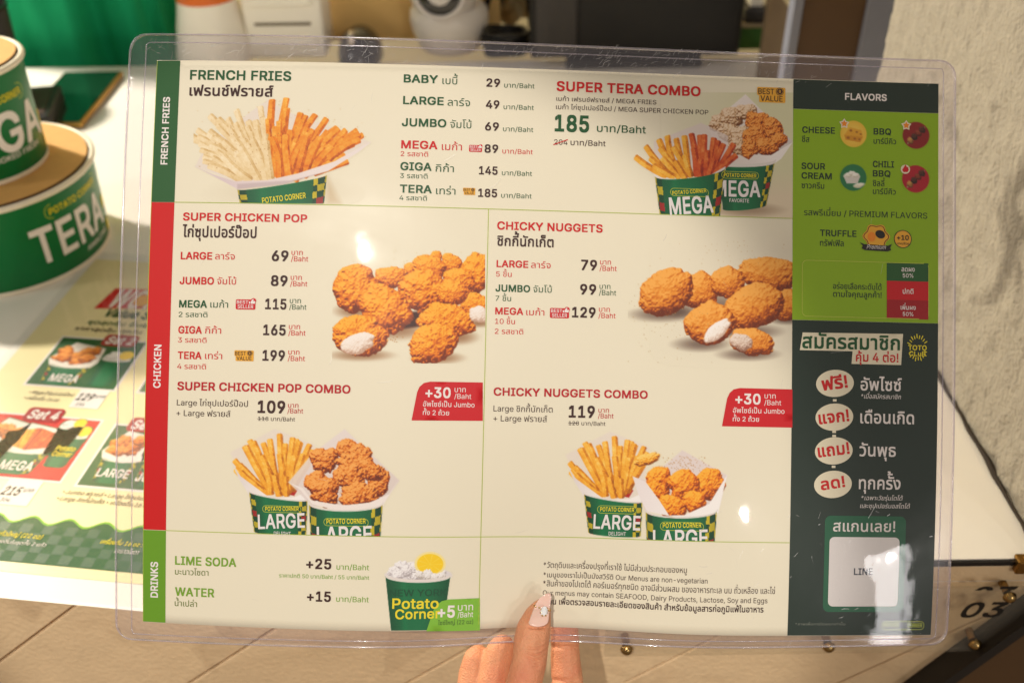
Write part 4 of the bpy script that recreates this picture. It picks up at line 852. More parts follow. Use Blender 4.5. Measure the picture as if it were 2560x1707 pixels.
# ---------------- menu artwork: text, x, y, width, height (mm on the sheet), angle, weight, ink, layer, clip, slant, part name
TEXTS = [
 ('FRENCH FRIES', 18.08, 10.28, 53.7, 4.84, 0.0, 0.9, 'green', 2, 0, 0, 'heading'),
 ('เฟรนช์ฟรายส์', 18.12, 19.0, 44.52, 4.23, 0.0, 0.7, 'brown', 2, 0, 0, 'heading'),
 ('FRENCH FRIES', 7.79, 56.03, 36.11, 3.41, 90.0, 0.9, 'white', 2, 0, 0, 'tab_text'),
 ('CHICKEN', 8.03, 173.49, 22.6, 3.66, 90.0, 0.9, 'white', 2, 0, 0, 'tab_text'),
 ('DRINKS', 8.22, 283.62, 18.95, 3.81, 90.0, 0.9, 'white', 2, 0, 0, 'tab_text'),
 ('BABY', 131.13, 9.57, 18.04, 4.07, 0.0, 0.9, 'green', 2, 0, 0, 'size_name'),
 ('เบบี้', 151.57, 9.92, 7.98, 3.08, 0.0, 0.2, 'green', 2, 0, 0, 'size_name'),
 ('29', 174.87, 10.45, 7.25, 4.18, 0.0, 0.9, 'brown', 2, 0, 0, 'price'),
 ('บาท/Baht', 184.36, 10.67, 16.07, 2.53, 0.0, 0.15, 'green', 2, 0, 0, 'currency'),
 ('LARGE', 131.12, 21.21, 21.41, 4.06, 0.0, 0.9, 'green', 2, 0, 0, 'size_name'),
 ('ลาร์จ', 154.55, 21.47, 11.91, 3.07, 0.0, 0.2, 'green', 2, 0, 0, 'size_name'),
 ('49', 174.86, 22.12, 7.14, 4.18, 0.0, 0.9, 'brown', 2, 0, 0, 'price'),
 ('บาท/Baht', 184.28, 22.34, 16.05, 2.53, 0.0, 0.15, 'green', 2, 0, 0, 'currency'),
 ('JUMBO', 130.8, 33.05, 23.37, 4.05, 0.0, 0.9, 'green', 2, 0, 0, 'size_name'),
 ('จัมโบ้', 156.24, 33.26, 11.31, 3.07, 0.0, 0.2, 'green', 2, 0, 0, 'size_name'),
 ('69', 174.7, 33.98, 7.29, 4.17, 0.0, 0.9, 'brown', 2, 0, 0, 'price'),
 ('บาท/Baht', 184.21, 34.21, 16.02, 2.52, 0.0, 0.15, 'green', 2, 0, 0, 'currency'),
 ('MEGA', 130.76, 44.9, 19.04, 4.04, 0.0, 0.9, 'red', 2, 0, 0, 'size_name'),
 ('เมก้า', 152.13, 45.26, 10.59, 3.06, 0.0, 0.2, 'red', 2, 0, 0, 'size_name'),
 ('89', 174.69, 45.87, 7.17, 4.16, 0.0, 0.9, 'brown', 2, 0, 0, 'price'),
 ('บาท/Baht', 184.14, 46.11, 16.05, 2.52, 0.0, 0.15, 'red', 2, 0, 0, 'currency'),
 ('GIGA', 130.65, 56.51, 16.38, 4.03, 0.0, 0.9, 'green', 2, 0, 0, 'size_name'),
 ('กิก้า', 149.15, 56.96, 9.6, 3.05, 0.0, 0.2, 'green', 2, 0, 0, 'size_name'),
 ('145', 171.99, 57.58, 9.85, 4.15, 0.0, 0.9, 'brown', 2, 0, 0, 'price'),
 ('บาท/Baht', 184.12, 57.75, 15.92, 2.51, 0.0, 0.15, 'green', 2, 0, 0, 'currency'),
 ('TERA', 130.71, 68.45, 16.74, 4.01, 0.0, 0.9, 'green', 2, 0, 0, 'size_name'),
 ('เทร่า', 149.72, 68.91, 10.18, 3.04, 0.0, 0.2, 'green', 2, 0, 0, 'size_name'),
 ('185', 171.84, 69.57, 10.0, 4.13, 0.0, 0.9, 'brown', 2, 0, 0, 'price'),
 ('บาท/Baht', 184.0, 69.75, 16.06, 2.5, 0.0, 0.15, 'green', 2, 0, 0, 'currency'),
 ('2 รสชาติ', 130.6, 49.1, 14.41, 2.51, 0.0, 0.2, 'red', 2, 0, 0, 'note'),
 ('3 รสชาติ', 130.61, 60.8, 14.45, 2.5, 0.0, 0.2, 'green', 2, 0, 0, 'note'),
 ('4 รสชาติ', 130.56, 72.52, 14.43, 2.49, 0.0, 0.2, 'green', 2, 0, 0, 'note'),
 ('SUPER TERA COMBO', 212.27, 11.34, 77.52, 4.95, 0.0, 0.95, 'red', 2, 0, 0, 'heading'),
 ('เมก้า เฟรนช์ฟรายส์ / MEGA FRIES', 212.25, 16.82, 53.72, 2.35, 0.0, 0.15, 'brown', 2, 0, 0, 'note'),
 ('เมก้า ไก่ซุปเปอร์ป๊อป / MEGA SUPER CHICKEN POP', 212.16, 21.29, 81.94, 2.47, 0.0, 0.15, 'brown', 2, 0, 0, 'note'),
 ('185', 211.62, 33.0, 18.36, 8.4, 0.0, 1.0, 'green', 2, 0, 0, 'price'),
 ('บาท/Baht', 234.19, 32.72, 26.31, 3.88, 0.0, 0.3, 'green', 2, 0, 0, 'currency'),
 ('204', 211.47, 40.46, 7.13, 2.81, 0.0, 0.2, 'brown', 2, 0, 0, 'price'),
 ('บาท/Baht', 220.23, 40.44, 18.73, 2.93, 0.0, 0.25, 'brown', 2, 0, 0, 'currency'),
 ('FLAVORS', 368.69, 10.39, 22.88, 3.47, 0.0, 0.9, 'white', 2, 0, 0, 'heading'),
 ('CHEESE', 345.37, 29.17, 17.93, 3.27, 0.0, 0.9, 'dark', 2, 0, 0, 'text'),
 ('ชีส', 345.21, 34.27, 4.14, 2.5, 0.0, 0.4, 'dark', 2, 0, 0, 'text'),
 ('BBQ', 384.42, 28.86, 9.64, 3.27, 0.0, 0.9, 'dark', 2, 0, 0, 'text'),
 ('บาร์บีคิว', 384.44, 33.96, 12.34, 2.4, 0.0, 0.4, 'dark', 2, 0, 0, 'text'),
 ('SOUR', 345.08, 48.84, 12.9, 3.26, 0.0, 0.9, 'dark', 2, 0, 0, 'text'),
 ('CREAM', 345.11, 54.11, 16.55, 3.25, 0.0, 0.9, 'dark', 2, 0, 0, 'text'),
 ('ซาวครีม', 345.13, 59.37, 12.4, 2.49, 0.0, 0.4, 'dark', 2, 0, 0, 'text'),
 ('CHILI', 384.09, 46.66, 11.56, 3.26, 0.0, 0.9, 'dark', 2, 0, 0, 'text'),
 ('BBQ', 384.1, 51.74, 9.64, 3.26, 0.0, 0.9, 'dark', 2, 0, 0, 'text'),
 ('ชิลลี่', 384.11, 57.02, 6.26, 2.49, 0.0, 0.4, 'dark', 2, 0, 0, 'text'),
 ('บาร์บีคิว', 384.12, 61.33, 12.52, 2.39, 0.0, 0.4, 'dark', 2, 0, 0, 'text'),
 ('รสพรีเมี่ยม / PREMIUM FLAVORS', 346.53, 73.93, 67.35, 3.15, 0.0, 0.25, 'dark', 2, 0, 0, 'text'),
 ('TRUFFLE', 355.3, 84.81, 19.9, 3.24, 0.0, 0.9, 'dark', 2, 0, 0, 'text'),
 ('ทรัฟเฟิล', 355.31, 90.13, 12.97, 2.47, 0.0, 0.4, 'dark', 2, 0, 0, 'text'),
 ('+10', 397.33, 85.8, 6.35, 2.48, 0.0, 0.7, 'black', 4, 0, 0, 'text'),
 ('บาท/ถ้วย', 397.33, 88.38, 6.54, 0.95, 0.0, 0.1, 'black', 4, 0, 0, 'text'),
 ('Premium', 380.59, 91.12, 10.2, 2.28, 0.0, 0.2, 'white', 5, 0, 0.3, 'text'),
 ('อร่อยเลือกระดับได้', 362.47, 113.07, 26.52, 2.37, 0.0, 0.4, 'dark', 2, 0, 0, 'text'),
 ('ตามใจคุณลูกค้า!', 362.48, 117.32, 26.51, 2.36, 0.0, 0.4, 'dark', 2, 0, 0, 'text'),
 ('ลดผง', 399.75, 102.78, 7.22, 2.0, 0.0, 0.4, 'white', 3, 0, 0, 'text'),
 ('50%', 400.43, 105.99, 5.77, 2.09, 0.0, 0.4, 'white', 3, 0, 0, 'text'),
 ('ปกติ', 400.44, 114.72, 5.87, 2.09, 0.0, 0.5, 'white', 3, 0, 0, 'text'),
 ('เพิ่มผง', 399.3, 123.28, 8.27, 1.89, 0.0, 0.5, 'white', 3, 0, 0, 'text'),
 ('50%', 400.47, 126.65, 5.77, 2.08, 0.0, 0.4, 'white', 3, 0, 0, 'text'),
 ('สมัครสมาชิก', 345.83, 145.01, 53.2, 5.75, 0.0, 0.75, 'green', 3, 0, 0, 'heading'),
 ('คุ้ม 4 ต่อ!', 375.04, 151.52, 23.2, 4.57, 0.0, 0.6, 'red', 3, 0, 0, 'heading'),
 ('TOTO', 403.53, 144.77, 10.14, 2.51, 0.0, 0.8, 'yellow', 2, 0, 0, 'text'),
 ('CLuB', 404.06, 147.9, 9.11, 2.39, 0.0, 0.8, 'yellow', 2, 0, 0, 'text'),
 ('ฟรี!', 356.93, 167.41, 14.06, 4.99, 8.4, 0.9, 'red', 3, 0, 0, 'text'),
 ('แจก!', 355.3, 185.17, 16.59, 4.72, 7.1, 0.9, 'red', 3, 0, 0, 'text'),
 ('แถม!', 355.04, 202.67, 17.25, 4.71, 7.6, 0.9, 'red', 3, 0, 0, 'text'),
 ('ลด!', 356.88, 219.99, 13.24, 4.46, 8.9, 0.9, 'red', 3, 0, 0, 'text'),
 ('อัพไซซ์', 377.7, 166.78, 22.44, 4.87, 0.0, 0.55, 'white', 2, 0, 0, 'text'),
 ('*เมื่อสมัครสมาชิก', 377.73, 171.15, 21.8, 1.87, 0.0, 0.1, 'white', 2, 0, 0.2, 'text'),
 ('เดือนเกิด', 377.66, 184.24, 29.41, 4.99, 0.0, 0.55, 'white', 2, 0, 0, 'text'),
 ('วันพุธ', 377.41, 201.67, 19.92, 4.98, 0.0, 0.55, 'white', 2, 0, 0, 'text'),
 ('ทุกครั้ง', 377.36, 219.08, 22.86, 4.97, 0.0, 0.55, 'white', 2, 0, 0, 'text'),
 ('*เฉพาะวัยรุ่นโตโต้', 378.51, 224.91, 22.73, 1.8, 0.0, 0.1, 'white', 2, 0, 0.2, 'text'),
 ('และซุปเปอร์บอสโตโต้', 378.19, 229.11, 27.17, 1.8, 0.0, 0.1, 'white', 2, 0, 0.2, 'text'),
 ('สแกนเลย!', 363.67, 241.57, 34.08, 4.37, 0.0, 0.4, 'white', 3, 0, 0, 'text'),
 ('LINE', 375.59, 264.49, 10.4, 3.36, 0.0, 0.9, 'grey', 4, 0, 0, 'text'),
 ('*ภาพเพื่อการโฆษณาเท่านั้น', 344.41, 291.35, 27.38, 1.03, 0.0, 0.0, 'dimwhite', 2, 0, 0, 'text'),
 ('POTATO', 393.48, 292.44, 8.04, 2.16, 0.0, 0.6, 'lime', 3, 0, 0, 'text'),
 ('CORNER', 406.44, 292.62, 8.22, 2.17, 0.0, 0.6, 'lime', 3, 0, 0, 'text'),
 ('SUPER CHICKEN POP', 17.34, 85.43, 65.35, 3.91, 0.0, 0.9, 'red', 2, 0, 0, 'heading'),
 ('ไก่ซุปเปอร์ป๊อป', 17.42, 94.18, 39.05, 4.3, 0.0, 0.7, 'brown', 2, 0, 0, 'heading'),
 ('LARGE', 16.89, 105.89, 16.62, 3.66, 0.0, 0.9, 'red', 2, 0, 0, 'size_name'),
 ('ลาร์จ', 35.07, 105.78, 10.37, 2.72, 0.0, 0.2, 'red', 2, 0, 0, 'size_name'),
 ('69', 64.88, 105.97, 8.67, 5.21, 0.0, 0.95, 'brown', 2, 0, 0, 'price'),
 ('บาท', 75.15, 102.74, 5.8, 2.1, 0.0, 0.2, 'red', 2, 0, 0, 'currency'),
 ('/Baht', 74.95, 106.09, 8.97, 2.72, 0.0, 0.2, 'red', 2, 0, 0, 'currency'),
 ('JUMBO', 16.78, 118.96, 18.11, 3.65, 0.0, 0.9, 'red', 2, 0, 0, 'size_name'),
 ('จัมโบ้', 36.53, 118.81, 10.13, 2.72, 0.0, 0.2, 'red', 2, 0, 0, 'size_name'),
 ('89', 64.84, 119.01, 8.66, 5.2, 0.0, 0.95, 'brown', 2, 0, 0, 'price'),
 ('บาท', 75.11, 115.79, 5.79, 2.09, 0.0, 0.2, 'red', 2, 0, 0, 'currency'),
 ('/Baht', 74.91, 119.13, 8.96, 2.71, 0.0, 0.2, 'red', 2, 0, 0, 'currency'),
 ('MEGA', 16.86, 131.14, 14.75, 3.65, 0.0, 0.9, 'green', 2, 0, 0, 'size_name'),
 ('เมก้า', 33.41, 131.03, 9.36, 2.71, 0.0, 0.2, 'green', 2, 0, 0, 'size_name'),
 ('115', 62.21, 131.22, 11.14, 5.18, 0.0, 0.95, 'brown', 2, 0, 0, 'price'),
 ('บาท', 75.03, 127.96, 5.79, 2.09, 0.0, 0.2, 'green', 2, 0, 0, 'currency'),
 ('/Baht', 74.83, 131.29, 8.95, 2.71, 0.0, 0.2, 'green', 2, 0, 0, 'currency'),
 ('GIGA', 16.88, 144.7, 12.41, 3.64, 0.0, 0.9, 'red', 2, 0, 0, 'size_name'),
 ('กิก้า', 31.1, 144.61, 8.44, 2.71, 0.0, 0.2, 'red', 2, 0, 0, 'size_name'),
 ('165', 61.62, 144.75, 11.75, 5.17, 0.0, 0.95, 'brown', 2, 0, 0, 'price'),
 ('บาท', 74.99, 141.49, 5.79, 2.08, 0.0, 0.2, 'red', 2, 0, 0, 'currency'),
 ('/Baht', 74.78, 144.81, 8.95, 2.7, 0.0, 0.2, 'red', 2, 0, 0, 'currency'),
 ('TERA', 16.96, 158.01, 12.58, 3.63, 0.0, 0.9, 'red', 2, 0, 0, 'size_name'),
 ('เทร่า', 31.42, 157.9, 9.06, 2.7, 0.0, 0.2, 'red', 2, 0, 0, 'size_name'),
 ('199', 61.64, 158.02, 11.68, 5.16, 0.0, 0.95, 'brown', 2, 0, 0, 'price'),
 ('บาท', 75.08, 154.75, 5.79, 2.08, 0.0, 0.2, 'red', 2, 0, 0, 'currency'),
 ('/Baht', 74.87, 158.06, 8.95, 2.69, 0.0, 0.2, 'red', 2, 0, 0, 'currency'),
 ('2 รสชาติ', 16.78, 136.18, 15.22, 2.64, 0.0, 0.2, 'green', 2, 0, 0, 'note'),
 ('3 รสชาติ', 16.79, 149.5, 15.15, 2.63, 0.0, 0.2, 'red', 2, 0, 0, 'note'),
 ('4 รสชาติ', 16.79, 163.27, 15.25, 2.63, 0.0, 0.2, 'red', 2, 0, 0, 'note'),
 ('SUPER CHICKEN POP COMBO', 17.16, 174.23, 90.77, 4.09, 0.0, 0.9, 'crimson', 2, 0, 0, 'heading'),
 ('Large ไก่ซุปเปอร์ป๊อป', 17.12, 182.35, 37.59, 3.01, 0.0, 0.2, 'brown', 2, 0, 0, 'note'),
 ('+ Large ฟรายส์', 17.02, 187.76, 28.58, 3.01, 0.0, 0.2, 'brown', 2, 0, 0, 'note'),
 ('109', 59.86, 185.13, 14.39, 5.99, 0.0, 1.0, 'brown', 2, 0, 0, 'price'),
 ('บาท', 75.72, 182.26, 5.4, 1.92, 0.0, 0.2, 'crimson', 2, 0, 0, 'currency'),
 ('/Baht', 75.49, 185.18, 8.17, 2.53, 0.0, 0.2, 'crimson', 2, 0, 0, 'currency'),
 ('118 บาท/Baht', 60.28, 189.35, 19.25, 2.07, 0.0, 0.2, 'brown', 2, 0, 0, 'price'),
 ('+30', 146.86, 175.44, 13.08, 5.15, 0.0, 0.9, 'white', 3, 0, 0, 'price'),
 ('บาท', 161.95, 172.4, 5.8, 2.15, 0.0, 0.2, 'white', 3, 0, 0, 'currency'),
 ('/Baht', 161.89, 175.84, 8.81, 2.58, 0.0, 0.2, 'white', 3, 0, 0, 'currency'),
 ('อัพไซซ์เป็น Jumbo', 145.76, 180.18, 26.76, 2.57, 0.0, 0.25, 'white', 3, 0, 0, 'note'),
 ('ทั้ง 2 ถ้วย', 145.8, 184.54, 13.57, 2.43, 0.0, 0.3, 'white', 3, 0, 0, 'note'),
 ('+30', 309.92, 175.36, 13.55, 5.23, 0.0, 0.9, 'white', 3, 0, 0, 'price'),
 ('บาท', 325.6, 172.27, 6.02, 2.18, 0.0, 0.2, 'white', 3, 0, 0, 'currency'),
 ('/Baht', 325.48, 175.77, 9.14, 2.62, 0.0, 0.2, 'white', 3, 0, 0, 'currency'),
 ('อัพไซซ์เป็น Jumbo', 308.71, 180.18, 27.74, 2.61, 0.0, 0.25, 'white', 3, 0, 0, 'note'),
 ('ทั้ง 2 ถ้วย', 308.69, 184.6, 14.05, 2.46, 0.0, 0.3, 'white', 3, 0, 0, 'note'),
 ('CHICKY NUGGETS', 182.26, 86.59, 55.8, 4.02, 0.0, 0.9, 'red', 2, 0, 0, 'heading'),
 ('ชิกกี้นักเก็ต', 182.45, 95.23, 29.75, 4.01, 0.0, 0.7, 'brown', 2, 0, 0, 'heading'),
 ('LARGE', 182.32, 106.5, 16.67, 3.47, 0.0, 0.9, 'red', 2, 0, 0, 'size_name'),
 ('ลาร์จ', 200.5, 106.53, 10.32, 2.65, 0.0, 0.2, 'red', 2, 0, 0, 'size_name'),
 ('79', 226.93, 106.78, 8.41, 5.16, 0.0, 0.95, 'brown', 2, 0, 0, 'price'),
 ('บาท', 236.97, 103.69, 5.77, 2.13, 0.0, 0.2, 'red', 2, 0, 0, 'currency'),
 ('/Baht', 236.72, 107.03, 9.11, 2.73, 0.0, 0.2, 'red', 2, 0, 0, 'currency'),
 ('JUMBO', 182.07, 119.32, 18.15, 3.46, 0.0, 0.9, 'green', 2, 0, 0, 'size_name'),
 ('จัมโบ้', 201.88, 119.33, 9.86, 2.64, 0.0, 0.2, 'green', 2, 0, 0, 'size_name'),
 ('99', 226.62, 119.66, 8.47, 5.14, 0.0, 0.95, 'brown', 2, 0, 0, 'price'),
 ('บาท', 236.86, 116.58, 5.76, 2.12, 0.0, 0.2, 'green', 2, 0, 0, 'currency'),
 ('/Baht', 236.61, 119.92, 9.1, 2.72, 0.0, 0.2, 'green', 2, 0, 0, 'currency'),
 ('MEGA', 182.18, 131.34, 14.67, 3.45, 0.0, 0.9, 'red', 2, 0, 0, 'size_name'),
 ('เมก้า', 198.44, 131.46, 9.53, 2.63, 0.0, 0.2, 'red', 2, 0, 0, 'size_name'),
 ('129', 222.52, 131.83, 12.46, 5.12, 0.0, 0.95, 'brown', 2, 0, 0, 'price'),
 ('บาท', 236.75, 128.68, 5.75, 2.11, 0.0, 0.2, 'red', 2, 0, 0, 'currency'),
 ('/Baht', 236.5, 132.0, 9.08, 2.71, 0.0, 0.2, 'red', 2, 0, 0, 'currency'),
 ('5 ชิ้น', 182.2, 111.56, 8.17, 2.71, 0.0, 0.2, 'red', 2, 0, 0, 'note'),
 ('7 ชิ้น', 182.18, 124.35, 8.16, 2.71, 0.0, 0.2, 'green', 2, 0, 0, 'note'),
 ('10 ชิ้น', 182.22, 136.36, 10.4, 2.7, 0.0, 0.2, 'red', 2, 0, 0, 'note'),
 ('2 รสชาติ', 182.19, 141.6, 14.88, 2.69, 0.0, 0.2, 'red', 2, 0, 0, 'note'),
 ('CHICKY NUGGETS COMBO', 182.32, 173.68, 80.95, 3.94, 0.0, 0.9, 'crimson', 2, 0, 0, 'heading'),
 ('Large ชิกกี้นักเก็ต', 182.44, 182.01, 30.97, 3.05, 0.0, 0.2, 'brown', 2, 0, 0, 'note'),
 ('+ Large ฟรายส์', 182.49, 187.07, 28.06, 3.05, 0.0, 0.2, 'brown', 2, 0, 0, 'note'),
 ('119', 221.9, 184.2, 13.67, 5.83, 0.0, 1.0, 'brown', 2, 0, 0, 'price'),
 ('บาท', 237.46, 181.49, 5.56, 1.94, 0.0, 0.2, 'crimson', 2, 0, 0, 'currency'),
 ('/Baht', 237.31, 184.49, 8.19, 2.54, 0.0, 0.2, 'crimson', 2, 0, 0, 'currency'),
 ('128 บาท/Baht', 222.01, 188.39, 19.3, 2.09, 0.0, 0.2, 'brown', 2, 0, 0, 'price'),
 ('LIME SODA', 17.62, 265.54, 32.79, 4.27, 0.0, 0.8, 'limetext', 2, 0, 0, 'heading'),
 ('มะนาวโซดา', 17.66, 270.85, 18.04, 2.46, 0.0, 0.15, 'olive', 2, 0, 0, 'note'),
 ('+25', 87.23, 265.21, 13.09, 4.97, 0.0, 0.9, 'brown', 2, 0, 0, 'price'),
 ('บาท/Baht', 103.05, 265.41, 16.81, 2.79, 0.0, 0.15, 'limetext', 2, 0, 0, 'currency'),
 ('ราคาปกติ 50 บาท/Baht / 55 บาท/Baht', 73.22, 270.31, 46.82, 2.03, 0.0, 0.1, 'limetext', 2, 0, 0, 'note'),
 ('WATER', 17.74, 281.96, 21.15, 4.29, 0.0, 0.8, 'limetext', 2, 0, 0, 'heading'),
 ('น้ำเปล่า', 17.61, 287.55, 12.06, 2.47, 0.0, 0.15, 'olive', 2, 0, 0, 'note'),
 ('+15', 88.04, 282.09, 12.41, 4.99, 0.0, 0.9, 'brown', 2, 0, 0, 'price'),
 ('บาท/Baht', 103.26, 282.04, 16.82, 2.8, 0.0, 0.15, 'limetext', 2, 0, 0, 'currency'),
 ('+5', 155.86, 290.03, 8.99, 5.9, 0.0, 1.0, 'white', 4, 0, 0, 'price'),
 ('บาท', 166.33, 286.74, 8.05, 2.85, 0.0, 0.25, 'white', 4, 0, 0, 'currency'),
 ('/Baht', 166.26, 290.37, 8.21, 2.85, 0.0, 0.25, 'white', 4, 0, 0, 'currency'),
 ('ไซซ์ใหญ่ (22 oz)', 156.18, 293.97, 18.38, 2.2, 0.0, 0.2, 'dark', 4, 0, 0, 'note'),
 ('*วัตถุดิบและเครื่องปรุงที่เราใช้ ไม่มีส่วนประกอบของหมู', 211.47, 264.72, 74.62, 2.43, 0.0, 0.15, 'brown', 2, 0, 0, 'note'),
 ('*เมนูของเราไม่เป็นมังสวิรัติ Our Menus are non-vegetarian', 211.58, 269.9, 85.43, 2.67, 0.0, 0.15, 'brown', 2, 0, 0, 'note'),
 ('*สินค้าของโปเตโต้ คอร์เนอร์ทุกชนิด อาจมีส่วนผสม ของอาหารทะเล นม ถั่วเหลือง และไข่', 211.59, 274.84, 121.34, 2.51, 0.0, 0.15, 'brown', 2, 0, 0, 'note'),
 ('Our menus may contain SEAFOOD, Dairy Products, Lactose, Soy and Eggs', 211.59, 279.77, 117.48, 2.67, 0.0, 0.15, 'brown', 2, 0, 0, 'note'),
 ('สแกน เพื่อตรวจสอบรายละเอียดของสินค้า สำหรับข้อมูลสารก่อภูมิแพ้ในอาหาร', 210.15, 284.61, 116.9, 2.42, 0.0, 0.6, 'brown', 2, 0, 0, 'note'),
 ('POTATO CORNER', 59.07, 75.95, 22.94, 2.85, 8.3, 0.6, 'yellow', 4, 1, 0, 'tub_logo'),
 ('POTATO CORNER', 275.14, 65.36, 18.43, 1.99, 6.3, 0.6, 'yellow', 4, 0, 0, 'tub_logo'),
 ('MEGA', 273.91, 75.94, 23.56, 8.78, 5.0, 0.8, 'tubwhite', 4, 0, 0, 'tub_print'),
 ('POTATO CORNER', 302.94, 54.6, 17.51, 2.0, 0.0, 0.6, 'yellow', 4, 0, 0, 'tub_logo'),
 ('MEGA', 297.6, 65.08, 25.1, 8.24, 0.5, 0.8, 'tubwhite', 4, 2, 0, 'tub_print'),
 ('FAVORITE', 305.88, 68.16, 10.63, 1.88, 0.0, 0.4, 'tubwhite', 4, 0, 0, 'tub_print'),
 ('POTATO CORNER', 65.26, 235.9, 17.47, 2.1, 1.5, 0.6, 'yellow', 4, 0, 0, 'tub_logo'),
 ('LARGE', 61.76, 245.33, 24.48, 7.16, 3.4, 0.7, 'tubwhite', 4, 0, 0, 'tub_print'),
 ('DELIGHT', 70.01, 248.36, 8.86, 1.87, 0.0, 0.3, 'tubwhite', 4, 0, 0, 'tub_print'),
 ('POTATO CORNER', 97.38, 241.9, 20.25, 2.48, 2.1, 0.6, 'yellow', 4, 0, 0, 'tub_logo'),
 ('LARGE', 92.63, 251.86, 28.56, 8.14, 2.4, 0.7, 'tubwhite', 4, 3, 0, 'tub_print'),
 ('POTATO CORNER', 240.08, 233.37, 17.72, 2.14, 0.4, 0.6, 'yellow', 4, 0, 0, 'tub_logo'),
 ('LARGE', 236.83, 242.61, 24.39, 7.32, -0.5, 0.7, 'tubwhite', 4, 0, 0, 'tub_print'),
 ('DELIGHT', 245.01, 246.07, 8.91, 1.91, 0.1, 0.3, 'tubwhite', 4, 0, 0, 'tub_print'),
 ('POTATO CORNER', 272.89, 241.18, 20.06, 2.5, 1.9, 0.6, 'yellow', 4, 0, 0, 'tub_logo'),
 ('LARGE', 268.16, 250.97, 28.45, 8.23, 2.1, 0.7, 'tubwhite', 4, 3, 0, 'tub_print'),
 ('Potato', 132.29, 285.08, 24.0, 5.14, -0.2, 0.7, 'yellow', 3, 0, 0, 'cup_logo'),
 ('Corner', 133.96, 290.53, 23.07, 4.84, 0.6, 0.7, 'yellow', 3, 0, 0, 'cup_logo'),
 ('NEW YORK', 130.84, 278.69, 29.44, 3.43, 0.0, 0.4, 'darkgreen', 3, 0, 0, 'cup_print'),
]
PICS = [('fries', [0.064492, 0.002252, -19.349862, -0.001232, 0.065308, -14.212319]), ('combo', [0.058963, 0.000564, 205.103243, -0.002062, 0.058971, 1.046675]), ('pop', [0.071759, 0.001904, 89.536819, -0.001662, 0.072145, 81.993826]), ('nuggets', [0.074076, 0.000647, 249.481019, -0.002012, 0.073401, 77.270419]), ('combo_pop', [0.077998, 0.001858, -3.489984, -0.001795, 0.077603, 188.580956]), ('combo_nug', [0.077652, 0.002225, 171.349172, -0.00183, 0.078088, 184.976249]), ('drink', [0.077516, 0.001781, -2.702455, 0.000596, 0.078351, 183.667083])]
SHAPES = {'plus30a': [(140.02, 187.58), (177.0, 187.07), (176.53, 167.14), (149.16, 167.3), (145.96, 168.09), (143.65, 170.14), (142.51, 173.03)], 'plus30b': [(302.97, 187.39), (340.84, 187.39), (340.67, 167.22), (312.35, 167.1), (309.02, 167.9), (306.83, 169.91), (305.53, 172.84)], 'plus5': [(150.2, 297.1), (178.29, 297.71), (177.87, 280.57), (161.49, 280.74), (158.0, 281.43), (155.32, 283.41), (153.67, 286.05)], 'banner': [(344.57, 146.29), (346.05, 136.87), (400.74, 136.34), (399.73, 152.95), (372.68, 152.95), (373.23, 146.23)], 'cheese': (373.43, 29.01, 7.23), 'bbq': (407.66, 28.75, 7.32), 'sour': (373.41, 52.74, 7.23), 'chili': (407.51, 52.51, 7.41), 'plus10': (400.5, 85.33, 4.81), 'star1': (368.29, 23.6, 2.7), 'star2': (402.24, 23.51, 2.7), 'flame': (401.82, 47.19, 2.6), 'prem': (385.97, 84.69, 7.22), 'oval0': (363.74, 163.52), 'oval1': (363.56, 181.4), 'oval2': (363.43, 199.24), 'oval3': (363.23, 216.92), 'link0': (363.67, 172.5), 'link1': (363.51, 189.18), 'link2': (363.53, 191.35), 'link3': (363.41, 207.62), 'burst': (408.72, 143.51), 'box': (345.74, 98.19, 414.71, 128.1), 'p1': (391.76, 98.05, 414.67, 107.72), 'p2': (391.77, 108.31, 414.68, 117.87), 'p3': (391.79, 118.45, 414.71, 128.1), 'qr_card': (359.19, 233.39, 403.66, 284.28), 'qr_white': (361.87, 244.61, 400.33, 281.33), 'logo_cap': (392.33, 289.49, 415.75, 293.85), 'hdr': (340.82, 0.76, 420.03, 15.12), 'lime': (340.96, 17.6, 420.21, 131.28), 's1': (166.51, 41.64, 173.61, 45.79), 's2': (46.81, 125.77, 57.57, 131.77), 's3': (210.9, 126.63, 221.4, 132.61), 'v1': (163.83, 64.91, 170.26, 68.8), 'v2': (46.88, 152.83, 57.01, 158.65), 'v3': (320.6, 4.81, 336.03, 13.46), 'strike1': (211.06, 40.59, 218.73, 37.56), 'strike2': (59.95, 188.43, 65.21, 188.17), 'strike3': (221.83, 187.49, 227.24, 187.23), 'cap_a': (57.39, 70.33, 83.5, 76.63), 'cap_c1': (274.05, 61.76, 294.54, 65.77), 'cap_c2': (301.62, 51.69, 321.64, 55.44), 'cap_i1': (63.86, 233.21, 83.92, 236.57), 'cap_i2': (95.98, 238.98, 118.96, 242.74), 'cap_j1': (238.64, 230.41, 258.84, 234.39), 'cap_j2': (271.57, 238.09, 294.08, 242.44)}
FRAME = {'O': [0.018554, -0.014335, 0.186193], 'R': [[0.998075, -0.035225, -0.051044], [0.016473, -0.642911, 0.765764], [-0.059791, -0.765131, -0.641093]], 'bend': [0.0067011, 0.0021979, -0.0021038, -0.0047163, 0.0053412, -0.001036, 0.0017491, 0.0025881, 0.0002608, 0.000739, 0.0181685], 'lines': {'v1': 75.97, 'v2': 247.89, 'u1': 12.48, 'u2': 177.5, 'u3': 340.4}}

